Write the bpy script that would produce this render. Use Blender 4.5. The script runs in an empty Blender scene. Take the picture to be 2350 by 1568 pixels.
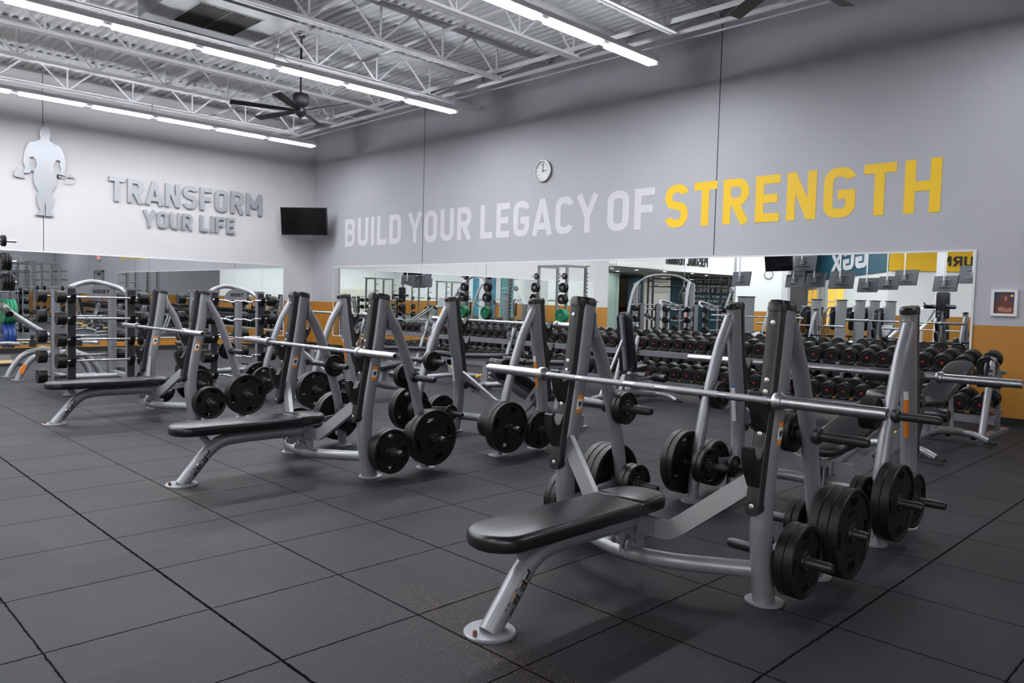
import bpy, bmesh, math, random
from math import sin, cos, pi, radians, hypot
from mathutils import Vector as V, Matrix, geometry
random.seed(7)
S = bpy.context.scene
COL = S.collection

# ------------------------------------------------------------------ camera
CAM_H = 1.307
yaw, pit, rol, FPX = -0.791191013, 0.0523870609, 0.0262383495, 1754.54183
fw = V((sin(yaw)*cos(pit), cos(yaw)*cos(pit), -sin(pit)))
ri = V((cos(yaw), -sin(yaw), 0)); up = ri.cross(fw)
r2 = ri*cos(rol) + up*sin(rol); u2 = -ri*sin(rol) + up*cos(rol)
cd = bpy.data.cameras.new('camera'); cam = bpy.data.objects.new('camera', cd); COL.objects.link(cam)
cam.matrix_world = Matrix(((r2.x, u2.x, -fw.x, 0), (r2.y, u2.y, -fw.y, 0), (r2.z, u2.z, -fw.z, CAM_H), (0, 0, 0, 1)))
cd.sensor_width = 36.0; cd.lens = FPX*36.0/2350.0; cd.clip_start = 0.05; cd.clip_end = 200
S.camera = cam

# ------------------------------------------------------------------ world, exposure
w = bpy.data.worlds.new('world'); S.world = w; w.use_nodes = True
w.node_tree.nodes['Background'].inputs[0].default_value = (0.55, 0.56, 0.62, 1)
w.node_tree.nodes['Background'].inputs[1].default_value = 0.03
S.view_settings.view_transform = 'Standard'; S.view_settings.look = 'None'
S.view_settings.gamma = 1.0; S.view_settings.use_curve_mapping = False
S.view_settings.exposure = 0.0
LIGHT_DOWN, LIGHT_UP = 115.0, 800.0        # radiance of the LED diffusers
cy = S.cycles
cy.max_bounces = 7; cy.diffuse_bounces = 3; cy.glossy_bounces = 5; cy.transmission_bounces = 4
cy.caustics_reflective = False; cy.caustics_refractive = False
cy.use_adaptive_sampling = True; cy.adaptive_threshold = 0.03
cy.sample_clamp_indirect = 12.0

# ------------------------------------------------------------------ room numbers (metres)
XL, YB, ZC = -18.14, 10.467, 5.75      # left wall, back wall, deck underside
XR, YF = 20.0, -20.0                   # the rest of the hall, seen only in the mirrors
YLEND = -2.06                          # left wall ends here
ORZ = 1.170                            # top of the orange band

# ------------------------------------------------------------------ materials
def _nt(m):
    m.use_nodes = True; t = m.node_tree; return t, t.nodes['Principled BSDF']
MATS = {}
def mat(name, col, rough=0.5, metal=0.0, spec=0.5, noise=0.0, nscale=60.0, bump=0.0, bscale=300.0, coat=0.0, emit=None, estr=0.0, rvar=0.0):
    if name in MATS: return MATS[name]
    m = bpy.data.materials.new(name); t, b = _nt(m); N, L = t.nodes, t.links
    b.inputs['Base Color'].default_value = (*col, 1); b.inputs['Roughness'].default_value = rough
    b.inputs['Metallic'].default_value = metal; b.inputs['Specular IOR Level'].default_value = spec
    if coat: b.inputs['Coat Weight'].default_value = coat; b.inputs['Coat Roughness'].default_value = 0.15
    if noise or rvar:
        tc = N.new('ShaderNodeTexCoord'); nz = N.new('ShaderNodeTexNoise'); nz.inputs['Scale'].default_value = nscale; nz.inputs['Detail'].default_value = 3
        L.new(tc.outputs['Object'], nz.inputs['Vector'])
        if noise:
            mx = N.new('ShaderNodeMix'); mx.data_type = 'RGBA'
            mx.inputs[6].default_value = (*[c*(1-noise) for c in col], 1); mx.inputs[7].default_value = (*[min(1, c*(1+noise)) for c in col], 1)
            L.new(nz.outputs['Fac'], mx.inputs[0]); L.new(mx.outputs[2], b.inputs['Base Color'])
        if rvar:
            mr = N.new('ShaderNodeMapRange'); mr.inputs[3].default_value = rough-rvar; mr.inputs[4].default_value = rough+rvar
            L.new(nz.outputs['Fac'], mr.inputs[0]); L.new(mr.outputs[0], b.inputs['Roughness'])
    if bump:
        tc2 = N.new('ShaderNodeTexCoord'); n2 = N.new('ShaderNodeTexNoise'); n2.inputs['Scale'].default_value = bscale
        bp = N.new('ShaderNodeBump'); bp.inputs['Strength'].default_value = bump; bp.inputs['Distance'].default_value = 0.002
        L.new(tc2.outputs['Object'], n2.inputs['Vector']); L.new(n2.outputs['Fac'], bp.inputs['Height']); L.new(bp.outputs[0], b.inputs['Normal'])
    if emit:
        b.inputs['Emission Color'].default_value = (*emit, 1); b.inputs['Emission Strength'].default_value = estr
    MATS[name] = m; return m

M_FRAME = mat('silver_powder_coat', (0.285, 0.288, 0.312), 0.38, 0.42, noise=0.06, nscale=400, coat=0.12)
M_PLATE = mat('black_urethane', (0.0075, 0.0075, 0.008), 0.42, 0, 0.32, noise=0.2, nscale=30)
M_PLASTIC = mat('charcoal_plastic', (0.022, 0.022, 0.026), 0.38, 0, 0.5, noise=0.1, nscale=20)
M_HOOK = mat('black_hook_liner', (0.008, 0.008, 0.009), 0.4)
M_VINYL = mat('black_vinyl', (0.010, 0.0105, 0.0135), 0.30, 0, 0.55, bump=0.12, bscale=500)
M_STEEL = mat('brushed_steel', (0.52, 0.52, 0.545), 0.38, 1.0, noise=0.12, nscale=25, rvar=0.06)
M_KNURL = mat('knurled_steel', (0.40, 0.40, 0.43), 0.5, 0.85, bump=0.3, bscale=900)
M_CHROME = mat('chrome', (0.75, 0.76, 0.78), 0.14, 1.0, noise=0.05)
M_RUBBER = mat('black_rubber', (0.009, 0.009, 0.010), 0.55, noise=0.25, nscale=40)
M_WHITE = mat('white_paint', (0.72, 0.72, 0.75), 0.5, noise=0.04, nscale=6)
M_DECK = mat('painted_deck', (0.80, 0.81, 0.84), 0.5, noise=0.06, nscale=1.5)
M_GREYMETAL = mat('grey_painted_metal', (0.20, 0.205, 0.22), 0.45, noise=0.05, nscale=8)
M_DARK = mat('dark_grille', (0.012, 0.012, 0.013), 0.6)
M_FAN = mat('fan_bronze_black', (0.022, 0.021, 0.025), 0.45, noise=0.1, nscale=10)
M_LETTER = mat('brushed_aluminium_letters', (0.40, 0.415, 0.445), 0.38, 0.55, noise=0.06, nscale=9)
M_YELLOW = mat('yellow_lettering', (0.90, 0.56, 0.006), 0.5, noise=0.02, nscale=3)
M_LIGHTTXT = mat('pale_grey_lettering', (0.66, 0.65, 0.69), 0.5, noise=0.02, nscale=3)
M_ORANGE_LABEL = mat('orange_label', (0.80, 0.22, 0.015), 0.5, noise=0.05)
M_WHITE_LABEL = mat('white_label', (0.7, 0.7, 0.7), 0.5, noise=0.03)
M_BLUE_LABEL = mat('blue_label', (0.03, 0.12, 0.45), 0.5, noise=0.03)
M_INK = mat('black_ink', (0.01, 0.01, 0.012), 0.5, noise=0.1)
M_RED = mat('red_emblem', (0.45, 0.012, 0.012), 0.45, noise=0.05)
M_GOLD = mat('yellow_knob', (0.85, 0.50, 0.02), 0.4, noise=0.05)
M_GREEN = mat('green_bumper', (0.004, 0.22, 0.10), 0.45, noise=0.08, nscale=12)
M_BLUE = mat('blue_bumper', (0.008, 0.045, 0.20), 0.4, noise=0.08, nscale=12)
M_WOOD = mat('platform_wood', (0.50, 0.34, 0.17), 0.4, noise=0.18, nscale=5)
M_SCREEN = mat('tv_screen', (0.004, 0.004, 0.005), 0.10, noise=0.05)
M_TVBACK = mat('tv_back', (0.055, 0.06, 0.075), 0.4, noise=0.08)
M_TEAL = mat('teal_wall', (0.010, 0.075, 0.115), 0.5, noise=0.05, nscale=2)
M_YWALL = mat('yellow_wall', (0.80, 0.46, 0.004), 0.5, noise=0.04, nscale=2)
M_EXIT = mat('exit_red', (0.8, 0.05, 0.04), 0.4, emit=(1, 0.12, 0.08), estr=1.6)
M_GLOW = mat('lit_yellow_room', (0.8, 0.45, 0.05), 0.6, emit=(1.0, 0.58, 0.10), estr=0.75)
M_LED = None
def emis(name, col, s):
    m = bpy.data.materials.new(name); m.use_nodes = True; t = m.node_tree
    t.nodes.remove(t.nodes['Principled BSDF']); e = t.nodes.new('ShaderNodeEmission')
    e.inputs[0].default_value = (*col, 1); e.inputs[1].default_value = s
    t.links.new(e.outputs[0], t.nodes['Material Output'].inputs[0]); return m
M_LED = emis('led_diffuser', (0.95, 0.975, 1.0), LIGHT_DOWN)
M_LEDUP = emis('led_uplight', (0.95, 0.975, 1.0), LIGHT_UP)
M_SPOT = emis('downlight', (1.0, 0.97, 0.92), 260.0)

def wall_mat(name, upper, lower=(0.42, 0.185, 0.030)):
    """painted wall: grey above, orange band below ORZ (paint lines at a real height)"""
    m = bpy.data.materials.new(name); t, b = _nt(m); N, L = t.nodes, t.links
    g = N.new('ShaderNodeNewGeometry'); sp = N.new('ShaderNodeSeparateXYZ'); L.new(g.outputs['Position'], sp.inputs[0])
    gt = N.new('ShaderNodeMath'); gt.operation = 'GREATER_THAN'; gt.inputs[1].default_value = ORZ; L.new(sp.outputs[2], gt.inputs[0])
    nz = N.new('ShaderNodeTexNoise'); nz.inputs['Scale'].default_value = 0.9; nz.inputs['Detail'].default_value = 4; L.new(g.outputs['Position'], nz.inputs['Vector'])
    mx = N.new('ShaderNodeMix'); mx.data_type = 'RGBA'; mx.inputs[6].default_value = (*lower, 1); mx.inputs[7].default_value = (*upper, 1); L.new(gt.outputs[0], mx.inputs[0])
    mr = N.new('ShaderNodeMapRange'); mr.inputs[3].default_value = 0.93; mr.inputs[4].default_value = 1.07; L.new(nz.outputs['Fac'], mr.inputs[0])
    vm = N.new('ShaderNodeVectorMath'); vm.operation = 'SCALE'; L.new(mx.outputs[2], vm.inputs[0]); L.new(mr.outputs[0], vm.inputs['Scale'])
    L.new(vm.outputs[0], b.inputs['Base Color']); b.inputs['Roughness'].default_value = 0.48; b.inputs['Specular IOR Level'].default_value = 0.35
    n2 = N.new('ShaderNodeTexNoise'); n2.inputs['Scale'].default_value = 220; L.new(g.outputs['Position'], n2.inputs['Vector'])
    bp = N.new('ShaderNodeBump'); bp.inputs['Strength'].default_value = 0.08; bp.inputs['Distance'].default_value = 0.002; L.new(n2.outputs['Fac'], bp.inputs['Height']); L.new(bp.outputs[0], b.inputs['Normal'])
    return m
M_WALLB = wall_mat('grey_wall_paint', (0.44, 0.44, 0.485))
M_WALLL = wall_mat('pale_grey_wall_paint', (0.60, 0.585, 0.605))
M_WALLW = wall_mat('white_wall_paint', (0.80, 0.81, 0.80))

def mirror_mat():
    m = bpy.data.materials.new('mirror_glass'); t, b = _nt(m)
    b.inputs['Base Color'].default_value = (0.86, 0.895, 0.885, 1); b.inputs['Metallic'].default_value = 1; b.inputs['Roughness'].default_value = 0.0
    return m
M_MIRROR = mirror_mat()

def floor_mat():
    m = bpy.data.materials.new('speckled_rubber_tiles'); t, b = _nt(m); N, L = t.nodes, t.links
    g = N.new('ShaderNodeNewGeometry'); sp = N.new('ShaderNodeSeparateXYZ'); L.new(g.outputs['Position'], sp.inputs[0])
    def mth(op, a, bb=None, c=None):
        n = N.new('ShaderNodeMath'); n.operation = op
        for i, v in enumerate((a, bb, c)):
            if v is None: continue
            if isinstance(v, (int, float)): n.inputs[i].default_value = v
            else: L.new(v, n.inputs[i])
        return n.outputs[0]
    def nse(scale, det=2, vec=None, rough=0.5):
        n = N.new('ShaderNodeTexNoise'); n.inputs['Scale'].default_value = scale; n.inputs['Detail'].default_value = det; n.inputs['Roughness'].default_value = rough
        L.new(vec or g.outputs['Position'], n.inputs['Vector']); return n.outputs['Fac']
    T = 0.6096
    jit = mth('MULTIPLY', mth('SUBTRACT', nse(28, 4), 0.5), 0.012)
    ux = mth('DIVIDE', mth('ADD', mth('ADD', sp.outputs[0], -0.588), jit), T); uy = mth('DIVIDE', mth('ADD', mth('ADD', sp.outputs[1], -0.098), jit), T)
    def dist(u):
        f = mth('FRACT', mth('ADD', u, 100.5)); return mth('MULTIPLY', mth('ABSOLUTE', mth('SUBTRACT', f, 0.5)), T)
    dx, dy = dist(ux), dist(uy)
    # a few long joints are wider: y = 1.317, x = -1.24
    wy = mth('COMPARE', sp.outputs[1], 1.317, 0.1); wx = mth('COMPARE', sp.outputs[0], -1.24, 0.1)
    hx = mth('ADD', 0.0014, mth('MULTIPLY', wx, 0.0012)); hy = mth('ADD', 0.0014, mth('MULTIPLY', wy, 0.0022))
    def seam(d, h):
        mr = N.new('ShaderNodeMapRange'); mr.interpolation_type = 'SMOOTHSTEP'
        L.new(d, mr.inputs[0]); L.new(h, mr.inputs[1]); L.new(mth('ADD', h, 0.0055), mr.inputs[2]); mr.inputs[3].default_value = 1; mr.inputs[4].default_value = 0
        return mr.outputs[0]
    sm = mth('MAXIMUM', seam(dx, hx), seam(dy, hy))
    # tone per tile
    cv = N.new('ShaderNodeCombineXYZ'); L.new(mth('FLOOR', mth('ADD', ux, 100.5)), cv.inputs[0]); L.new(mth('FLOOR', mth('ADD', uy, 100.5)), cv.inputs[1])
    wn = N.new('ShaderNodeTexWhiteNoise'); L.new(cv.outputs[0], wn.inputs['Vector'])
    tone = mth('ADD', 0.86, mth('MULTIPLY', wn.outputs['Value'], 0.28))
    big = mth('ADD', 0.86, mth('MULTIPLY', nse(1.6, 3), 0.28))
    grain = mth('ADD', 0.55, mth('MULTIPLY', nse(240, 2, None, 0.7), 0.9))
    # pale flecks
    vo = N.new('ShaderNodeTexVoronoi'); vo.inputs['Scale'].default_value = 260; L.new(g.outputs['Position'], vo.inputs['Vector'])
    vr = N.new('ShaderNodeSeparateColor'); L.new(vo.outputs['Color'], vr.inputs[0])
    fl = mth('MULTIPLY', mth('GREATER_THAN', vr.outputs[0], 0.955), mth('LESS_THAN', vo.outputs['Distance'], 0.42))
    # worn brown granules near feet and joints
    wear = None
    for (px, py, rx, ry, s) in ((-2.45, 2.05, 0.30, 0.12, 1.0), (-1.95, 1.92, 0.42, 0.10, 1.0), (-1.85, 2.53, 0.32, 0.09, 0.75), (-2.3, 1.95, 0.55, 0.22, 0.45),
                            (-5.0, 1.95, 0.45, 0.14, 0.85), (-5.25, 2.35, 0.30, 0.10, 0.6), (-8.35, 2.0, 0.5, 0.15, 0.6), (-2.45, 2.4, 0.10, 0.45, 0.7)):
        ax = mth('DIVIDE', mth('SUBTRACT', sp.outputs[0], px), rx); ay = mth('DIVIDE', mth('SUBTRACT', sp.outputs[1], py), ry)
        q = mth('MULTIPLY', mth('POWER', 2.718, mth('MULTIPLY', -1.0, mth('ADD', mth('MULTIPLY', ax, ax), mth('MULTIPLY', ay, ay)))), s)
        wear = q if wear is None else mth('MAXIMUM', wear, q)
    v2 = N.new('ShaderNodeTexVoronoi'); v2.inputs['Scale'].default_value = 170; L.new(g.outputs['Position'], v2.inputs['Vector'])
    s2 = N.new('ShaderNodeSeparateColor'); L.new(v2.outputs['Color'], s2.inputs[0])
    wsp = mth('MULTIPLY', mth('LESS_THAN', s2.outputs[1], mth('MULTIPLY', wear, 0.42)), mth('LESS_THAN', v2.outputs['Distance'], 0.45))
    base = N.new('ShaderNodeRGB'); base.outputs[0].default_value = (0.0215, 0.0222, 0.0275, 1)
    sc = N.new('ShaderNodeVectorMath'); sc.operation = 'SCALE'; L.new(base.outputs[0], sc.inputs[0]); L.new(mth('MULTIPLY', mth('MULTIPLY', tone, big), grain), sc.inputs['Scale'])
    def mix(a, col, f):
        mx = N.new('ShaderNodeMix'); mx.data_type = 'RGBA'; L.new(a, mx.inputs[6]); mx.inputs[7].default_value = (*col, 1); L.new(f, mx.inputs[0]); return mx.outputs[2]
    c = mix(sc.outputs[0], (0.060, 0.060, 0.070), fl)
    c = mix(c, (0.013, 0.0085, 0.0095), mth('MULTIPLY', wear, 0.55))
    c = mix(c, (0.13, 0.075, 0.045), wsp)
    c = mix(c, (0.003, 0.0028, 0.003), mth('MULTIPLY', sm, mth('ADD', 0.45, mth('MULTIPLY', nse(55, 2), 0.75))))
    L.new(c, b.inputs['Base Color'])
    L.new(mth('ADD', 0.50, mth('MULTIPLY', nse(1.2, 3), 0.12)), b.inputs['Roughness']); L.new(mth('MULTIPLY', mth('SUBTRACT', 1.0, sm), 0.22), b.inputs['Specular IOR Level'])
    bp = N.new('ShaderNodeBump'); bp.inputs['Strength'].default_value = 0.35; bp.inputs['Distance'].default_value = 0.003
    L.new(mth('SUBTRACT', nse(300, 2), mth('MULTIPLY', sm, 1.5)), bp.inputs['Height']); L.new(bp.outputs[0], b.inputs['Normal'])
    return m
M_FLOOR = floor_mat()

# ------------------------------------------------------------------ mesh builder
def rotm(axis, a): return Matrix.Rotation(a, 3, axis)
def circ(n, r=1.0, r2=None, ph=0.0):
    r2 = r if r2 is None else r2
    return [(r*cos(2*pi*i/n+ph), r2*sin(2*pi*i/n+ph)) for i in range(n)]
def rrect(w, h, r, k=3):
    p = []
    for cx, cy_, a in ((w/2-r, h/2-r, 0), (-w/2+r, h/2-r, pi/2), (-w/2+r, -h/2+r, pi), (w/2-r, -h/2+r, 1.5*pi)):
        for i in range(k+1): p.append((cx+r*cos(a+i*pi/2/k), cy_+r*sin(a+i*pi/2/k)))
    return p
def spl(P, k=4):
    P = [V(p) for p in P]; out = []
    for i in range(len(P)-1):
        a, b, c, d = P[max(i-1, 0)], P[i], P[i+1], P[min(i+2, len(P)-1)]
        for j in range(k):
            t = j/k; out.append(0.5*((2*b)+(-a+c)*t+(2*a-5*b+4*c-d)*t*t+(-a+3*b-3*c+d)*t**3))
    out.append(P[-1]); return out
class MB:
    def __init__(s): s.v = []; s.f = []; s.m = []
    def add(s, vs, fs, mi=0):
        o = len(s.v); s.v += [tuple(p) for p in vs]; s.f += [tuple(i+o for i in f) for f in fs]; s.m += [mi]*len(fs); return s
    def box(s, c, d, R=None, mi=0):
        c = V(c); h = V(d)*0.5; vs = []
        for z in (-1, 1):
            for y in (-1, 1):
                for x in (-1, 1):
                    p = V((x*h.x, y*h.y, z*h.z)); vs.append(c+(R @ p if R else p))
        return s.add(vs, [(0, 2, 3, 1), (4, 5, 7, 6), (0, 1, 5, 4), (2, 6, 7, 3), (0, 4, 6, 2), (1, 3, 7, 5)], mi)
    def sweep(s, P, sect, ref=(1, 0, 0), cap=True, mi=0, closed=False, scl=None):
        P = [V(p) for p in P]; n = len(P); k = len(sect); vs = []
        for i, p in enumerate(P):
            if closed: t = P[(i+1) % n]-P[i-1]
            else: t = P[min(i+1, n-1)]-P[max(i-1, 0)]
            t.normalize(); a = V(ref)-t*t.dot(V(ref))
            if a.length < 1e-4: a = V((0, 0, 1))-t*t.z
            if a.length < 1e-4: a = V((0, 1, 0))-t*t.y
            a.normalize(); b = t.cross(a); q = scl[i] if scl else 1.0
            for (u, v_) in sect: vs.append(p+a*u*q+b*v_*q)
        fs = []
        for i in range(n if closed else n-1):
            j = (i+1) % n
            for q in range(k):
                r = (q+1) % k; fs.append((i*k+q, i*k+r, j*k+r, j*k+q))
        if cap and not closed: fs += [tuple(reversed(range(k))), tuple(range((n-1)*k, n*k))]
        return s.add(vs, fs, mi)
    def tube(s, P, r, n=12, ref=(1, 0, 0), r2=None, **kw): return s.sweep(P, circ(n, r, r2), ref, **kw)
    def bar(s, a, b, w, h, ref=(0, 0, 1), **kw): return s.sweep([a, b], [(w/2, h/2), (-w/2, h/2), (-w/2, -h/2), (w/2, -h/2)], ref, **kw)
    def cyl(s, a, b, r, n=16, **kw): return s.tube([a, b], r, n, ref=(0.31, 0.77, 0.55), **kw)
    def lathe(s, prof, o, ax, n=24, mi=0, cap=True):
        o = V(o); ax = V(ax).normalized(); a = V((0, 0, 1)) if abs(ax.z) < 0.9 else V((1, 0, 0)); a = (a-ax*a.dot(ax)).normalized(); b = ax.cross(a); vs = []; fs = []
        for (r, h) in prof:
            for i in range(n): th = 2*pi*i/n; vs.append(o+ax*h+(a*cos(th)+b*sin(th))*r)
        for j in range(len(prof)-1):
            for i in range(n): k = (i+1) % n; fs.append((j*n+i, j*n+k, (j+1)*n+k, (j+1)*n+i))
        if cap:
            if prof[0][0] > 1e-6: fs.append(tuple(reversed(range(n))))
            if prof[-1][0] > 1e-6: fs.append(tuple(range((len(prof)-1)*n, len(prof)*n)))
        return s.add(vs, fs, mi)
    def prism(s, outer, holes, d0, d1, M, mi=0):
        """polygon (2-D, with holes) extruded from depth d0 to d1; M maps (u, v, d) to 3-D"""
        loops = [list(outer)]+[list(h) for h in holes]
        flat = [p for l in loops for p in l]; n = len(flat)
        tris = geometry.tessellate_polygon([[V((p[0], p[1], 0)) for p in l] for l in loops])
        vs = [M((p[0], p[1], d0)) for p in flat]+[M((p[0], p[1], d1)) for p in flat]
        fs = [tuple(t) for t in tris]+[tuple(i+n for i in reversed(t)) for t in tris]; o = 0
        for l in loops:
            k = len(l)
            for i in range(k): j = (i+1) % k; fs.append((o+i, o+j, n+o+j, n+o+i))
            o += k
        return s.add(vs, fs, mi)
    def pad(s, outl, z0, z1, r, M=None, crown=0.0, mi=0):
        """upholstered pad: outline lofted with rounded edges top and bottom"""
        c = V((sum(p[0] for p in outl)/len(outl), sum(p[1] for p in outl)/len(outl))); n = len(outl); rings = []
        def ring(ins, z):
            o = []
            for i, p in enumerate(outl):
                a, b = V(outl[i-1][:2]), V(outl[(i+1) % n][:2]); t = (b-a).normalized(); nn = V((t.y, -t.x)); q = V(p[:2])-nn*ins; o.append((q.x, q.y, z))
            return o
        for a in (90, 60, 30, 0): rings.append(ring(r*(1-cos(radians(a))), z0+r*(1-sin(radians(a)))))
        for a in (0, 30, 60, 90): rings.append(ring(r*(1-cos(radians(a))), z1-r*(1-sin(radians(a)))))
        vs = [p for rg in rings for p in rg]; fs = []
        for j in range(len(rings)-1):
            for i in range(n): k = (i+1) % n; fs.append((j*n+i, j*n+k, (j+1)*n+k, (j+1)*n+i))
        b0 = len(vs); vs.append((c.x, c.y, z0)); vs.append((c.x, c.y, z1+crown)); l = (len(rings)-1)*n
        for i in range(n): k = (i+1) % n; fs.append((b0, k, i)); fs.append((b0+1, l+i, l+k))
        if M: vs = [M(p) for p in vs]
        return s.add(vs, fs, mi)
    def build(s, name, mat_, parent=None, angle=35, fix=True):
        me = bpy.data.meshes.new(name); me.from_pydata(s.v, [], s.f)
        for q in (mat_ if isinstance(mat_, (list, tuple)) else [mat_]): me.materials.append(q)
        me.polygons.foreach_set('material_index', s.m)
        if fix:
            bm = bmesh.new(); bm.from_mesh(me); bmesh.ops.recalc_face_normals(bm, faces=bm.faces); bm.to_mesh(me); bm.free()
        me.polygons.foreach_set('use_smooth', [True]*len(me.polygons)); me.set_sharp_from_angle(angle=radians(angle)); me.update()
        o = bpy.data.objects.new(name, me); COL.objects.link(o)
        if parent: o.parent = parent
        return o

# ------------------------------------------------------------------ scene bookkeeping
def tag(o, label, cat, group=None, kind=None):
    o['label'] = label; o['category'] = cat
    if group: o['group'] = group
    if kind: o['kind'] = kind
    return o
def thing(name, label, cat, loc=(0, 0, 0), rz=0.0, group=None):
    o = bpy.data.objects.new(name, None); COL.objects.link(o); o.empty_display_size = 0.1
    o.location = loc; o.rotation_euler = (0, 0, rz); return tag(o, label, cat, group)
KIDS = {}
def dup(root, label=None, loc=None, rz=None, group=None):
    ch = {}
    for q in COL.objects:
        if q.parent: ch.setdefault(q.parent.name, []).append(q)
    r = root.copy(); COL.objects.link(r)
    for c in ch.get(root.name, []):
        d = c.copy(); COL.objects.link(d); d.parent = r
        for e in ch.get(c.name, []): f = e.copy(); COL.objects.link(f); f.parent = d
    if loc is not None: r.location = loc
    if rz is not None: r.rotation_euler = (0, 0, rz)
    if label: r['label'] = label
    if group: r['group'] = group
    return r
class Proto:
    """remembers a thing's tree so that hundreds of copies stay cheap"""
    def __init__(s, root):
        s.root = root; s.used = False; a = list(COL.objects); s.t = [(c, [e for e in a if e.parent == c]) for c in a if c.parent == root]
    def put(s, label, loc, rz=0.0, group=None, scale=None, rot=None):
        if not s.used: r = s.root; s.used = True
        else:
            r = s.root.copy(); COL.objects.link(r)
            for c, es in s.t:
                d = c.copy(); COL.objects.link(d); d.parent = r
                for e in es: f = e.copy(); COL.objects.link(f); f.parent = d
        r.location = loc; r.rotation_euler = rot if rot else (0, 0, rz); r['label'] = label
        if group: r['group'] = group
        if scale: r.scale = (scale,)*3
        return r
def struct(name, mb, m, parent=None, **kw):
    o = mb.build(name, m, parent, **kw)
    if not parent: o['kind'] = 'structure'
    return o
ORD = ['first', 'second', 'third', 'fourth', 'fifth', 'sixth', 'seventh', 'eighth', 'ninth', 'tenth', 'eleventh', 'twelfth', 'thirteenth', 'fourteenth', 'fifteenth', 'sixteenth', 'seventeenth', 'eighteenth']

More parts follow.
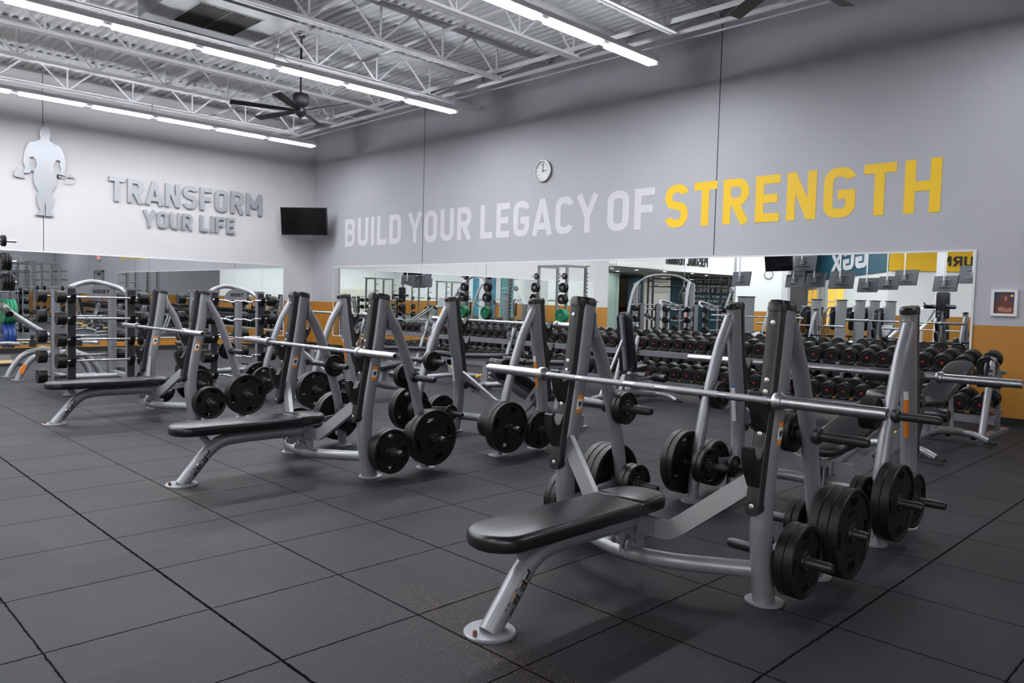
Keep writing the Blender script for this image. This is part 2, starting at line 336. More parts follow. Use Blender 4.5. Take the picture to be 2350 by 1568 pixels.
# ------------------------------------------------------------------ stroke lettering (cap height 1)
def _arc(cx, cy_, rx, ry, a0, a1, n=7): return [(cx+rx*cos(radians(a0+(a1-a0)*i/n)), cy_+ry*sin(radians(a0+(a1-a0)*i/n))) for i in range(n+1)]
def glyph(ch, t=0.17, w=0.52):
    h = t/2; l, r, b, T = h, w-h, h, 1-h; m = 0.5; R = min(0.17, (r-l)/2)
    D = {
     'A': (w*1.08, [[(h*0.55, 0), (w*0.54, 1)], [(w*0.54, 1), (w*1.08-h*0.55, 0)], [(w*0.2, 0.25), (w*0.88, 0.25)]]),
     'B': (w, [[(l, 0), (l, 1)], [(l, T)]+_arc(r-R, T-0.19, R, 0.19, 90, -90)+[(l, m+.025)], [(l, m+.025)]+_arc(r-R, (m+.025+b)/2, R, (m+.025-b)/2, 90, -90)+[(l, b)]]),
     'C': (w, [_arc(r-R, T-R, R, R, 12, 90)+_arc(l+R, T-R, R, R, 90, 180)+_arc(l+R, b+R, R, R, 180, 270)+_arc(r-R, b+R, R, R, 270, 348)]),
     'D': (w, [[(l, 0), (l, 1)], [(l, T)]+_arc(r-R, T-R, R, R, 90, 0)+_arc(r-R, b+R, R, R, 0, -90)+[(l, b)]]),
     'E': (w*0.88, [[(l, 0), (l, 1)], [(l, T), (w*0.88, T)], [(l, m), (w*0.8, m)], [(l, b), (w*0.88, b)]]),
     'F': (w*0.88, [[(l, 0), (l, 1)], [(l, T), (w*0.88, T)], [(l, m), (w*0.8, m)]]),
     'G': (w, [_arc(r-R, T-R, R, R, 12, 90)+_arc(l+R, T-R, R, R, 90, 180)+_arc(l+R, b+R, R, R, 180, 270)+_arc(r-R, b+R, R, R, 270, 360)+[(r, 0.46), (w*0.45, 0.46)]]),
     'H': (w, [[(l, 0), (l, 1)], [(r, 0), (r, 1)], [(l, m), (r, m)]]),
     'I': (t, [[(h, 0), (h, 1)]]),
     'J': (w*0.8, [[(w*0.8-h, 1), (w*0.8-h, b+R)]+_arc(w*0.8-h-R, b+R, R, R, 0, -170)]),
     'L': (w*0.85, [[(l, 0), (l, 1)], [(l, b), (w*0.85, b)]]),
     'M': (w*1.25, [[(l, 0), (l, 1)], [(w*1.25-h, 0), (w*1.25-h, 1)], [(l, 1-h*0.4), (w*0.625, 0.32)], [(w*0.625, 0.32), (w*1.25-h, 1-h*0.4)]]),
     'N': (w, [[(l, 0), (l, 1)], [(r, 0), (r, 1)], [(l+h*.1, 1-h*.3), (r-h*.1, h*.3)]]),
     'O': (w, [_arc(r-R, T-R, R, R, 0, 90)+_arc(l+R, T-R, R, R, 90, 180)+_arc(l+R, b+R, R, R, 180, 270)+_arc(r-R, b+R, R, R, 270, 360)+[(r, T-R)]]),
     'P': (w, [[(l, 0), (l, 1)], [(l, T)]+_arc(r-R, T-0.21, R, 0.21, 90, -90)+[(l, T-.42)]]),
     'R': (w, [[(l, 0), (l, 1)], [(l, T)]+_arc(r-R, T-0.21, R, 0.21, 90, -90)+[(l, T-.42)], [(w*0.45, T-.42), (r+h*.1, 0)]]),
     'S': (w, [_arc(r-R, T-R, R, R, 15, 90)+_arc(l+R, T-0.2, R, 0.2, 90, 235)+_arc(r-R, b+0.21, R, 0.21, 55, -90)+_arc(l+R, b+R, R, R, 270, 195)]),
     'T': (w*0.95, [[(w*.475, 0), (w*.475, 1)], [(0, T), (w*.95, T)]]),
     'U': (w, [[(l, 1), (l, b+R)]+_arc(l+R, b+R, R, R, 180, 270)+_arc(r-R, b+R, R, R, 270, 360)+[(r, 1)]]),
     'W': (w*1.5, [[(h*.6, 1), (w*.4, 0)], [(w*.4, 0), (w*.75, .8)], [(w*.75, .8), (w*1.1, 0)], [(w*1.1, 0), (w*1.5-h*.6, 1)]]),
     'X': (w, [[(h*.5, 0), (w-h*.5, 1)], [(h*.5, 1), (w-h*.5, 0)]]),
     'Y': (w*1.05, [[(w*.525, 0), (w*.525, .45)], [(h*.5, 1), (w*.525, .42)], [(w*1.05-h*.5, 1), (w*.525, .42)]]),
     '4': (w, [[(r-.06, 0), (r-.06, 1)], [(r-.06, 1-h*.5), (l, .3)], [(l, .27), (w, .27)]]),
     '5': (w, [[(r, T), (l, T), (l, .56)], [(l, .56)]+_arc(r-R, b+.24, R, .24, 90, -90)+_arc(l+R, b+R, R, R, 270, 200)]),
     '.': (t, [[(h, 0), (h, t)]]), ' ': (w*0.5, []),
    }
    return D.get(ch, D[' '])
def ribbon(P, t):
    """flat ribbon polygon strip (2-D) of width t along polyline P -> verts, quads"""
    n = len(P); L_, R_ = [], []; closed = n > 3 and hypot(P[0][0]-P[-1][0], P[0][1]-P[-1][1]) < 1e-5
    for i in range(n):
        if closed: a, b = V(P[i-1 if i else n-2]), V(P[i+1 if i < n-1 else 1])
        else: a, b = V(P[max(i-1, 0)]), V(P[min(i+1, n-1)])
        p = V(P[i]); d1 = (p-a).normalized() if (p-a).length > 1e-6 else (b-p).normalized(); d2 = (b-p).normalized() if (b-p).length > 1e-6 else d1
        n1, n2 = V((-d1.y, d1.x)), V((-d2.y, d2.x)); mvec = n1+n2
        mvec = n1 if mvec.length < 1e-4 else mvec.normalized(); k = min(1.6, 1/max(0.3, mvec.dot(n1)))
        L_.append(p+mvec*t/2*k); R_.append(p-mvec*t/2*k)
    return L_, R_
def text_mesh(mb, s, M, height, d0, d1, width=None, t=0.17, w=0.52, gap=0.13, mi=0, slant=0.0, wrap=None):
    """lettering; M maps (u, v, d) metres to 3-D; if width is given letters are spread to it. Returns [(char, u0, u1)]"""
    gl = [glyph(c, t, w) for c in s]; nat = sum(g[0] for g in gl)+gap*(len(s)-1)
    sx = height if width is None else width/nat; u = 0.0; ext = []
    for c, (gw, strokes) in zip(s, gl):
        for si, P in enumerate(strokes):
            L_, R_ = ribbon(P, t); n = len(L_); vs = []; e_ = abs(d1-d0)*0.12*si
            for d in (d0, d1+e_):
                for q in L_+R_: vs.append(M(((u+q.x)*sx+slant*q.y*height, q.y*height, d)))
            fs = []
            for i in range(n-1):
                a, b, c2, e = i, i+1, n+i+1, n+i; o = 2*n
                fs += [(o+a, o+e, o+c2, o+b), (a, o+a, o+b, b), (e, c2, o+c2, o+e)]
            o = 2*n; fs += [(0, n, o+n, o), (n-1, o+n-1, o+2*n-1, 2*n-1)]
            mb.add(vs, fs, mi)
        ext.append((c, u*sx, (u+gw)*sx)); u += gw+gap
    return ext
# =================================================================== ROOM SHELL
XFAR = -27.0
struct('floor', MB().box(((XFAR+XR)/2, (YF+YB)/2, -0.05), (XR-XFAR, YB-YF, 0.1)), M_FLOOR)
struct('wall_back', MB().box(((XL+XR)/2, YB+0.1, 3.1), (XR-XL+0.4, 0.2, 6.2)), M_WALLB)
struct('wall_left', MB().box((XL-0.1, (YLEND+YB)/2, 3.1), (0.2, YB-YLEND, 6.2)), M_WALLL)
struct('wall_right', MB().box((XR+0.1, (YF+YB)/2, 3.1), (0.2, YB-YF, 6.2)), M_WALLW)
struct('wall_front', MB().box(((XFAR+XR)/2, YF-0.1, 3.1), (XR-XFAR, 0.2, 6.2)), M_WALLW)
struct('wall_far_left', MB().box((XFAR-0.1, (YF+YLEND)/2, 3.1), (0.2, YLEND-YF, 6.2)), M_WALLW)
struct('wall_return', MB().box(((XFAR+XL-0.2)/2, YLEND+0.1, 3.1), (XL-0.2-XFAR, 0.2, 6.2)), M_WALLW)
# fluted steel roof deck, flutes along x
mb = MB(); per = 0.1524; y = YF; pr = []
while y < YB:
    for dy, dz in ((0, 0), (0.044, 0), (0.060, 0.038), (0.136, 0.038)): pr.append((y+dy, ZC+dz))
    y += per
n = len(pr); vs = [(XFAR, a, b) for a, b in pr]+[(XR, a, b) for a, b in pr]
mb.add(vs, [(i, i+1, n+i+1, n+i) for i in range(n-1)]); ceil = struct('ceiling', mb, M_DECK, fix=False)
mb = MB().box(((XFAR+XR)/2, (YF+YB)/2, 6.0), (XR-XFAR+.4, YB-YF+.4, 0.2)); mb.build('roof_slab', M_GREYMETAL, ceil)
struct('baseboard_back', MB().box(((XL+XR)/2, YB-0.008, 0.046), (XR-XL, 0.016, 0.092)), M_RUBBER)
struct('baseboard_left', MB().box((XL+0.008, (YLEND+YB)/2, 0.046), (0.016, YB-YLEND, 0.092)), M_RUBBER)
k = 1
for x in (-13.472, -6.238, 1.0, 8.23):
    struct('trim_%d' % k, MB().box((x, YB-0.001, 3.9), (0.014, 0.004, 3.6)), M_INK); k += 1
struct('trim_%d' % k, MB().box((XL+0.001, 4.239, 3.9), (0.004, 0.011, 3.6)), M_INK); k += 1

# =================================================================== MIRRORS
def wall_mirror(label, cat, along, a0, a1, np_, z0, z1):
    t = thing('wall_mirror', label, cat, (0, 0, 0))
    d = (a1-a0)/np_
    def B(ca, da, cz, dz, dep, th):
        return ((ca, YB-dep, cz), (da, th, dz)) if along == 'x' else ((XL+dep, ca, cz), (th, da, dz))
    for i in range(np_):
        MB().box(*B(a0+d*(i+.5), d-0.004, (z0+z1)/2, z1-z0, 0.006, 0.008)).build('mirror_panel', M_MIRROR, t)
    f = MB()
    f.box(*B((a0+a1)/2, a1-a0+.05, z1+0.011, 0.022, 0.009, 0.016)); f.box(*B((a0+a1)/2, a1-a0+.05, z0-0.011, 0.022, 0.009, 0.016))
    for a in (a0-0.011, a1+0.011): f.box(*B(a, 0.022, (z0+z1)/2, z1-z0, 0.009, 0.016))
    f.build('mirror_frame', M_WHITE, t)
wall_mirror('long eight-panel wall mirror under the BUILD YOUR LEGACY lettering', 'mirror', 'x', -17.08, -2.69, 8, 0.33, 2.055)
wall_mirror('wall mirror of six panels under the TRANSFORM YOUR LIFE letters', 'mirror', 'y', -1.18, 9.62, 6, 0.28, 2.065)

# =================================================================== WALL LETTERING
def MBK(x0, z0): return lambda p: (x0+p[0], YB-p[2], z0+p[1])
def MLF(y0, z0): return lambda p: (XL+p[2], y0+p[0], z0+p[1])
for word, xa, xb, m, lab in (('BUILD', -16.604, -14.265, M_LIGHTTXT, 'pale grey word BUILD at the left end of the long slogan'),
                        ('YOUR', -13.989, -11.863, M_LIGHTTXT, 'pale grey word YOUR in the slogan over the long mirror'),
                        ('LEGACY', -11.583, -8.553, M_LIGHTTXT, 'pale grey word LEGACY below the round wall clock'),
                        ('OF', -8.331, -7.353, M_LIGHTTXT, 'short pale grey word OF just before the yellow word'),
                        ('STRENGTH', -7.151, -3.101, M_YELLOW, 'large yellow word STRENGTH on the grey wall')):
    mb = MB(); text_mesh(mb, word, MBK(xa, 2.556), 0.675, 0.0005, 0.004, width=xb-xa, t=0.185, w=0.62, gap=0.15)
    o = mb.build('wall_lettering', m, None, angle=20); tag(o, lab, 'lettering', 'slogan lettering on the grey wall')
def sign(word, y0, y1, z0, h, t, words):
    gl = [glyph(c, t, 0.62) for c in word]; nat = sum(g[0] for g in gl)+0.13*(len(word)-1); sx = (y1-y0)/nat; u = 0; seen = {}
    for i, (c, g) in enumerate(zip(word, gl)):
        seen[c] = seen.get(c, 0)+1
        which = c if word.count(c) == 1 else ORD[seen[c]-1]+' '+c
        mb = MB(); hh = h
        for si, P in enumerate(g[1]):
            L_, R_ = ribbon(P, t); n = len(L_); vs = []
            for d in (0.025-.0006*si, 0.062+.0006*si):
                for q in L_+R_: vs.append((d, q.x*sx, q.y*hh))
            fs = []; o = 2*n
            for j in range(n-1): fs += [(j, n+j, n+j+1, j+1), (o+j, o+j+1, o+n+j+1, o+n+j), (j, j+1, o+j+1, o+j), (n+j, o+n+j, o+n+j+1, n+j+1)]
            fs += [(0, o, o+n, n), (n-1, 2*n-1, o+2*n-1, o+n-1)]; mb.add(vs, fs)
        ob = mb.build('sign_letter', M_LETTER, None, angle=20); ob.location = (XL, y0+u*sx, z0)
        tag(ob, 'raised metal letter %s of the word %s on the pale wall' % (which, word), 'letter', 'raised metal letters on the left wall')
        u += g[0]+0.13
sign('TRANSFORM', 5.482, 9.0, 3.268, 0.525, 0.19, '')
sign('YOUR', 6.195, 7.283, 2.768, 0.375, 0.19, '')
sign('LIFE', 7.456, 8.307, 2.768, 0.375, 0.19, '')

# metal strongman emblem, outline as (y, z) on the wall
EMB = [(4.256,4.632),(4.331,4.617),(4.362,4.558),(4.366,4.502),(4.370,4.475),(4.361,4.438),(4.346,4.414),(4.348,4.351),(4.418,4.319),(4.456,4.287),(4.507,4.287),(4.558,4.249),(4.586,4.189),(4.602,4.127),(4.628,4.045),(4.643,3.946),(4.649,3.861),(4.633,3.787),(4.618,3.734),(4.627,3.685),(4.652,3.642),(4.674,3.659),(4.744,3.741),(4.767,3.725),(4.774,3.697),(4.796,3.686),(4.799,3.657),(4.816,3.640),(4.806,3.610),(4.818,3.587),(4.805,3.556),(4.782,3.520),(4.765,3.544),(4.739,3.517),(4.717,3.541),(4.691,3.516),(4.669,3.539),(4.639,3.516),(4.622,3.543),(4.598,3.537),(4.654,3.631),(4.581,3.639),(4.530,3.658),(4.514,3.687),(4.466,3.681),(4.462,3.709),(4.476,3.636),(4.478,3.551),(4.458,3.462),(4.420,3.386),(4.381,3.338),(4.377,3.281),(4.406,3.198),(4.415,3.128),(4.393,3.039),(4.354,2.957),(4.345,2.927),(4.373,2.880),(4.417,2.834),(4.417,2.817),(4.269,2.815),(4.273,2.849),(4.275,2.998),(4.260,3.089),(4.247,2.996),(4.252,2.847),(4.255,2.816),(4.084,2.820),(4.109,2.857),(4.159,2.908),(4.174,2.938),(4.141,2.999),(4.117,3.081),(4.107,3.179),(4.124,3.251),(4.147,3.311),(4.112,3.363),(4.069,3.442),(4.051,3.538),(4.052,3.623),(4.062,3.705),(4.006,3.698),(4.003,3.662),(3.942,3.646),(3.881,3.649),(3.904,3.526),(3.885,3.547),(3.866,3.525),(3.844,3.550),(3.822,3.531),(3.803,3.555),(3.781,3.534),(3.762,3.556),(3.738,3.542),(3.731,3.569),(3.712,3.555),(3.719,3.587),(3.705,3.607),(3.724,3.627),(3.715,3.654),(3.739,3.675),(3.734,3.698),(3.756,3.711),(3.766,3.747),(3.866,3.654),(3.881,3.681),(3.912,3.755),(3.894,3.811),(3.873,3.863),(3.883,3.976),(3.902,4.090),(3.939,4.193),(3.970,4.261),(4.007,4.288),(4.080,4.293),(4.142,4.338),(4.180,4.358),(4.180,4.408),(4.168,4.455),(4.168,4.504),(4.187,4.577),(4.218,4.618)]
H1 = [(3.983,3.966),(4.017,3.982),(4.042,3.996),(4.091,3.944),(4.115,3.842),(4.090,3.771),(4.060,3.733),(4.008,3.726),(3.973,3.808),(3.998,3.881)]
H2 = [(4.486,3.991),(4.546,3.965),(4.528,3.901),(4.554,3.819),(4.549,3.754),(4.520,3.719),(4.466,3.721),(4.431,3.766),(4.409,3.856),(4.435,3.931)]
mb = MB(); mb.prism(EMB, [H1, H2], 0.03, 0.055, lambda p: (XL+p[2], p[0], p[1]))
tag(mb.build('strongman_emblem', M_LETTER, None, angle=25), 'cut-out metal silhouette of a muscleman holding a bent barbell', 'emblem')

# =================================================================== CLOCK, TELEVISION, FRAMED PHOTO
def font_part(s, size, name, m, parent, M):
    c = bpy.data.curves.new('txt', 'FONT'); c.body = s; c.size = size; c.align_x = 'CENTER'; c.align_y = 'CENTER'; c.extrude = 0.0; c.resolution_u = 3
    o = bpy.data.objects.new('txt', c); COL.objects.link(o); dg_ = bpy.context.evaluated_depsgraph_get(); me = bpy.data.meshes.new_from_object(o.evaluated_get(dg_))
    bpy.data.objects.remove(o); bpy.data.curves.remove(c)
    mb = MB(); mb.add([M((v.co.x, v.co.y, 0)) for v in me.vertices], [tuple(p.vertices) for p in me.polygons]); bpy.data.meshes.remove(me)
    return mb
ck = thing('wall_clock', 'round steel-rimmed clock showing three o\'clock above LEGACY', 'clock', (-9.855, YB, 3.742))
MB().lathe([(0.196, 0.0), (0.203, 0.01), (0.203, 0.045), (0.196, 0.052), (0.182, 0.052), (0.178, 0.03)], (0, 0, 0), (0, -1, 0), 48, cap=False).build('rim', M_STEEL, ck)
MB().lathe([(0.18, 0.0), (0.18, 0.03)], (0, 0, 0), (0, -1, 0), 48).build('dial', mat('clock_dial', (0.75, 0.76, 0.77), 0.4, noise=0.02), ck)
mb = MB()
for i in range(1, 13):
    a = radians(90-30*i); q = font_part(str(i), 0.042, 'n', M_INK, ck, lambda p, a=a: (p[0]+0.142*cos(a), -0.0315, p[1]+0.142*sin(a))); mb.add(q.v, q.f)
for i in range(60):
    a = 2*pi*i/60; mb.box((0.171*cos(a), -0.031, 0.171*sin(a)), (0.008, 0.001, 0.003 if i % 5 else 0.006), rotm('Y', -a))
mb.build('numerals', M_INK, ck, fix=False)
MB().box((0.035, -0.034, 0), (0.11, 0.003, 0.012)).build('hour_hand', M_INK, ck)
MB().box((0, -0.037, 0.05), (0.009, 0.003, 0.165)).build('minute_hand', M_INK, ck)

tv = thing('television', 'black flat television angled across the corner of the room', 'television', (-17.36, 9.76, 3.165), 0)
tv.rotation_euler = (radians(9), 0, radians(39))
MB().box((0, 0, 0), (1.19, 0.055, 0.69)).build('casing', M_PLASTIC, tv)
MB().box((0, -0.0285, 0.004), (1.165, 0.003, 0.655)).build('screen', M_SCREEN, tv)
MB().cyl((0, 0.03, 0), (0.0, 0.80, 0.02), 0.03).box((0, 0.04, 0), (0.4, 0.03, 0.4)).build('wall_arm', M_PLASTIC, tv)

ph = thing('framed_photo', 'small white-framed photograph on the wall right of the long mirror', 'picture', (-2.352, YB, 1.442))
fr = MB(); W_, H_ = 0.27, 0.315
for cx, cz, dx, dz in ((0, H_/2-.016, W_, .032), (0, -H_/2+.016, W_, .032), (-W_/2+.016, 0, .032, H_-.064), (W_/2-.016, 0, .032, H_-.064)): fr.box((cx, -0.014, cz), (dx, 0.024, dz))
fr.build('frame', M_WHITE, ph)
MB().box((0, -0.006, 0), (0.21, 0.008, 0.255)).build('print', mat('print_blue', (0.03, 0.045, 0.09), 0.3, noise=0.4, nscale=14), ph)
Mp = lambda p: (p[0], -p[2], p[1]); mb = MB()
mb.prism([(-.1,-.125),(.1,-.125),(.1,-.02),(.06,.02),(.045,.05),(.05,.09),(.02,.115),(-.03,.115),(-.045,.08),(-.04,.045),(-.07,.03),(-.1,-.01)], [], 0.0105, 0.0112, Mp)
mb.build('figure', mat('print_brown', (0.12, 0.035, 0.025), 0.3, noise=0.7, nscale=26), ph)
mb = MB(); mb.prism([(-.07,-.06),(-.02,-.04),(.03,-.07),(.075,-.05),(.08,-.1),(.02,-.11),(-.05,-.1)], [], 0.0112, 0.0116, Mp); mb.prism([(.0,.075),(.03,.07),(.025,.03),(.0,.02)], [], 0.0112, 0.0116, Mp)
mb.build('hands', mat('print_skin', (0.38, 0.17, 0.12), 0.3, noise=0.5, nscale=40), ph)
MB().lathe([(0.016, 0), (0.016, 0.0006)], (0.075, -0.0105, 0.085), (0, -1, 0), 16).build('spot', M_GOLD, ph)

# =================================================================== CEILING: JOISTS
JX = [-16.82, -15.06, -13.32, -11.66, -9.81, -8.06, -6.30, -4.58, -2.82, -1.06, 0.70, 2.46, 4.22, 5.98, 7.74]
JZ = 5.13
def joist(x, i, ylow):
    t = thing('roof_joist', 'white open-web steel joist under the roof deck, %s from the left wall' % ORD[i], 'joist', (x, 0, 0), 0, 'open-web roof joists')
    bc, tc, wb = MB(), MB(), MB()
    for s in (-1, 1):
        bc.box((s*0.042, (YF+ylow)/2, JZ+0.004), (0.064, ylow-YF, 0.008)); bc.box((s*0.014, (YF+ylow)/2, JZ+0.034), (0.006, ylow-YF, 0.062))
        tc.box((s*0.046, (YF+YB)/2, ZC-0.005), (0.070, YB-YF-.02, 0.008)); tc.box((s*0.014, (YF+YB)/2, ZC-0.038), (0.006, YB-YF-.02, 0.062))
    y = 9.15; p = 1.20; dz0, dz1 = JZ+0.03, ZC-0.03
    wb.cyl((0, YB-0.25, dz1), (0, 9.15, dz0), 0.016, 6)
    while y-p > -8:
        m = y-p/2
        wb.cyl((0, y, dz0), (0, m, dz1), 0.020, 6); wb.cyl((0, m, dz1), (0, y-p, dz0), 0.020, 6); wb.cyl((0, y, dz0), (0, y, dz1), 0.018, 6)
        y -= p
    bc.build('bottom_chord', M_WHITE, t); tc.build('top_chord', M_WHITE, t); wb.build('web', M_WHITE, t)
for i, x in enumerate(JX): joist(x, i, YB-0.03 if i == 3 else 9.26)
# bridging angles, sprinkler pipe, conduits (run along x)
def runx(name, y, z, w_, h, lab, cat, m=M_WHITE, rnd=False, xa=XL+.02, xb=9.0):
    mb = MB()
    if rnd: mb.cyl((xa, y, z), (xb, y, z), w_/2, 10)
    else: mb.box(((xa+xb)/2, y, z), (xb-xa, 0.006, h)); mb.box(((xa+xb)/2, y+w_/2, z+h/2), (xb-xa, w_, 0.006))
    tag(mb.build(name, m), lab, cat)
runx('bridging_angle', 9.02, JZ+0.08, 0.05, 0.07, 'white steel angle crossing the joist ends near the grey wall', 'steel angle')
runx('sprinkler_pipe', 9.50, JZ+0.10, 0.07, 0, 'white sprinkler pipe running along the top of the grey wall', 'pipe', rnd=True)
runx('conduit', 9.85, JZ+0.12, 0.03, 0, 'thin white conduit beside the sprinkler pipe', 'pipe', rnd=True)
runx('bridging_angle', 5.55, JZ+0.08, 0.05, 0.05, 'lower white steel bridging angle crossing the joists mid-room', 'steel angle')
runx('bridging_angle', 5.65, ZC-0.09, 0.05, 0.05, 'upper white steel bridging angle crossing the joists mid-room', 'steel angle')
runx('sprinkler_pipe', 7.35, 5.30, 0.05, 0, 'white sprinkler branch pipe above the ceiling fan', 'pipe', rnd=True)
runx('bridging_angle', 1.9, JZ+0.08, 0.05, 0.05, 'white steel bridging angle at the upper left of the ceiling', 'steel angle')
runx('cable_tray', 6.6, ZC-0.05, 0.06, 0.02, 'slim perforated strut channel fixed under the roof deck', 'strut')

# =================================================================== LINEAR LED LIGHTS
LZ = 4.735
def light_strip(x, lab, y1, n):
    """run of n 1.19 m modules whose wall-side end is at y1"""
    t = thing('linear_light', lab, 'light', (x, 0, LZ), 0, 'suspended linear lights')
    P = 1.19; L_ = n*P; y0 = y1-L_
    hs = MB().sweep([(0, y0-.05, 0.035), (0, y1+0.06, 0.035)], [(-.07, -.035), (.07, -.035), (.075, -.01), (.055, .02), (-.055, .02), (-.075, -.01)], (1, 0, 0))
    for s in (-1, 1): hs.box((s*.052, (y0+y1)/2, .085), (.006, L_+.1, .065))  # side baffles added to narrow the uplight beam
    hs.build('housing', M_WHITE, t)
    for k in range(n):
        b = y1-k*P-.03; a = b-P+.15
        MB().add([(-.060, a, -.003), (-.060, b, -.003), (.060, b, -.003), (.060, a, -.003)], [(0, 1, 2, 3)]).build('diffuser', M_LED, t, fix=False)
        MB().add([(-.046, a, .057), (.046, a, .057), (.046, b, .057), (-.046, b, .057)], [(0, 1, 2, 3)]).build('uplight_lens', M_LEDUP, t, fix=False)
    for k in range(0, n+1, 3):
        y = y1-k*P; c = MB().cyl((0, y, 0.06), (0, y, ZC-LZ-.01), 0.004, 6); lp = [(0.045*cos(a)+.03, y+.02*sin(2*a), 0.24+0.05*sin(a)) for a in [2*pi*q/14 for q in range(15)]]
        c.tube(lp, 0.004, 5); c.tube([(0, y-.05, .06), (0, y, .18), (0, y+.05, .06)], 0.003, 5); c.build('suspension_cable', M_WHITE, t)
for x, lab, y1, n in ((-15.98, 'lit linear LED strip nearest the pale left wall', 9.2, 9), (-10.98, 'lit linear LED strip passing behind the ceiling fan', 9.2, 13), (-6.58, 'lit linear LED strip ending over the slogan near OF', 9.2, 13),
      (-2.0, 'short lit LED strip over the right end of the slogan, out of frame', 9.2, 1), (3.2, 'lit LED strip over the far right aisle, seen in the left mirror', 9.2, 3), (-1.5, 'lit LED strip behind the camera, nearest in the mirrors', -3.0, 8), (4.5, 'lit LED strip behind the camera, second in the mirrors', -3.0, 10), (8.5, 'added LED strip far behind the camera, third, brightening the mirrored hall', -3.0, 13), (13.0, 'added LED strip far behind the camera, fourth, brightening the mirrored hall', -3.0, 13), (17.0, 'added LED strip along the far side wall, brightening the mirrored hall', -3.0, 13), (-13.4, 'added LED strip in front of the studio wall, brightening its reflection', -1.5, 7), (-16.2, 'added LED strip over the training corner, brightening its reflection', -6.2, 6)): light_strip(x, lab, y1, n)  # strips at far side, studio and training corner are added to brighten the reflections

# =================================================================== AIR UNIT, FANS, DOME
ac = thing('ceiling_air_unit', 'grey box air-conditioning unit hung between two roof joists', 'air conditioner', (-10.74, 4.66, 5.13))
bx = MB()
for c, d in (((0, 0, .24), (1.52, 1.6, .44)), ((0, .62, .01), (1.52, .36, .02)), ((0, -.62, .01), (1.52, .36, .02)), ((.62, 0, .01), (.28, .88, .02)), ((-.62, 0, .01), (.28, .88, .02))): bx.box(c, d)
bx.build('cabinet', M_GREYMETAL, ac)
g = MB().box((0, 0, .015), (.96, .88, .006)); g.build('return_grille', M_DARK, ac)
g = MB()
for k in range(44): g.box((0, -.42+k*.0195, .008), (.94, .004, .010))
g.box((0, 0, .004), (.96, .02, .012)); g.build('grille_bars', M_DARK, ac)
g = MB()
for s in (-1, 1):
    g.box((0, s*.445, .0), (1.0, .02, .012)); g.box((s*.485, 0, .0), (.02, .9, .012))
g.build('grille_frame', M_GREYMETAL, ac)
for s in (-1, 1):
    g = MB().box((s*.762, 0, .30), (.006, .9, .22)); g.build('side_vent', M_DARK, ac)
    g = MB()
    for k in range(8): g.box((s*.768, 0, .20+k*.027), (.012, .92, .008))
    g.build('vent_louvres', M_WHITE, ac)
def fan(lab, x, y, z, a0):
    t = thing('ceiling_fan', lab, 'fan', (x, y, z), 0, 'dark six-blade ceiling fans')
    MB().cyl((0, 0, .1), (0, 0, ZC-z), .018, 10).lathe([(.06, ZC-z-.06), (.06, ZC-z)], (0, 0, 0), (0, 0, 1), 16).build('down_rod', M_FAN, t)
    MB().lathe([(.03, .33), (.12, .31), (.135, .28), (.135, .16), (.11, .12), (.05, .08)], (0, 0, 0), (0, 0, 1), 28).build('motor', M_FAN, t)
    MB().lathe([(.05, .09), (.095, .05), (.10, .0), (.07, -.05), (.02, -.09), (.015, -.12)], (0, 0, 0), (0, 0, 1), 20).build('hub', M_FAN, t)
    for k in range(6):
        a = a0+k*pi/3; mb = MB(); vs = []
        for r_, wd in ((.08, .05), (.2, .11), (.6, .15), (1.14, .16)):
            for s, dz in ((-1, .012), (1, -.012)):
                for th in (-.004, .004):
                    tw = radians(12); p = (r_, s*wd/2*cos(tw), .03+s*wd/2*sin(tw)+th); vs.append((p[0]*cos(a)-p[1]*sin(a), p[0]*sin(a)+p[1]*cos(a), p[2]))
        fs = []
        for j in range(3):
            o = j*4; fs += [(o, o+1, o+5, o+4), (o+1, o+3, o+7, o+5), (o+3, o+2, o+6, o+7), (o+2, o, o+4, o+6)]
        fs += [(0, 2, 3, 1), (12, 13, 15, 14)]; mb.add(vs, fs); mb.build('blade', M_FAN, t)
fan('dark ceiling fan hanging in front of the room corner', -12.05, 6.68, 4.44, radians(12))
fan('dark ceiling fan at the top edge above STRENGTH', -3.45, 6.95, 4.42, radians(26))
t = thing('hanging_dome', 'white dome hanging below a joist above the fan', 'lamp', (-11.35, 5.9, 4.93))  # plain white dome on a hanger
MB().lathe([(.02, .16), (.07, .14), (.13, .08), (.155, .0), (.145, -.02)], (0, 0, 0), (.25, -.1, 1), 24, cap=False).build('dome_shell', mat('milky_dome', (.7, .72, .72), .3, noise=.02), t)
MB().tube([(0, 0, .1), (.02, 0, .2), (-.03, 0, .26), (0, 0, .33), (0, 0, .8)], .008, 6).build('hanger', M_WHITE, t)
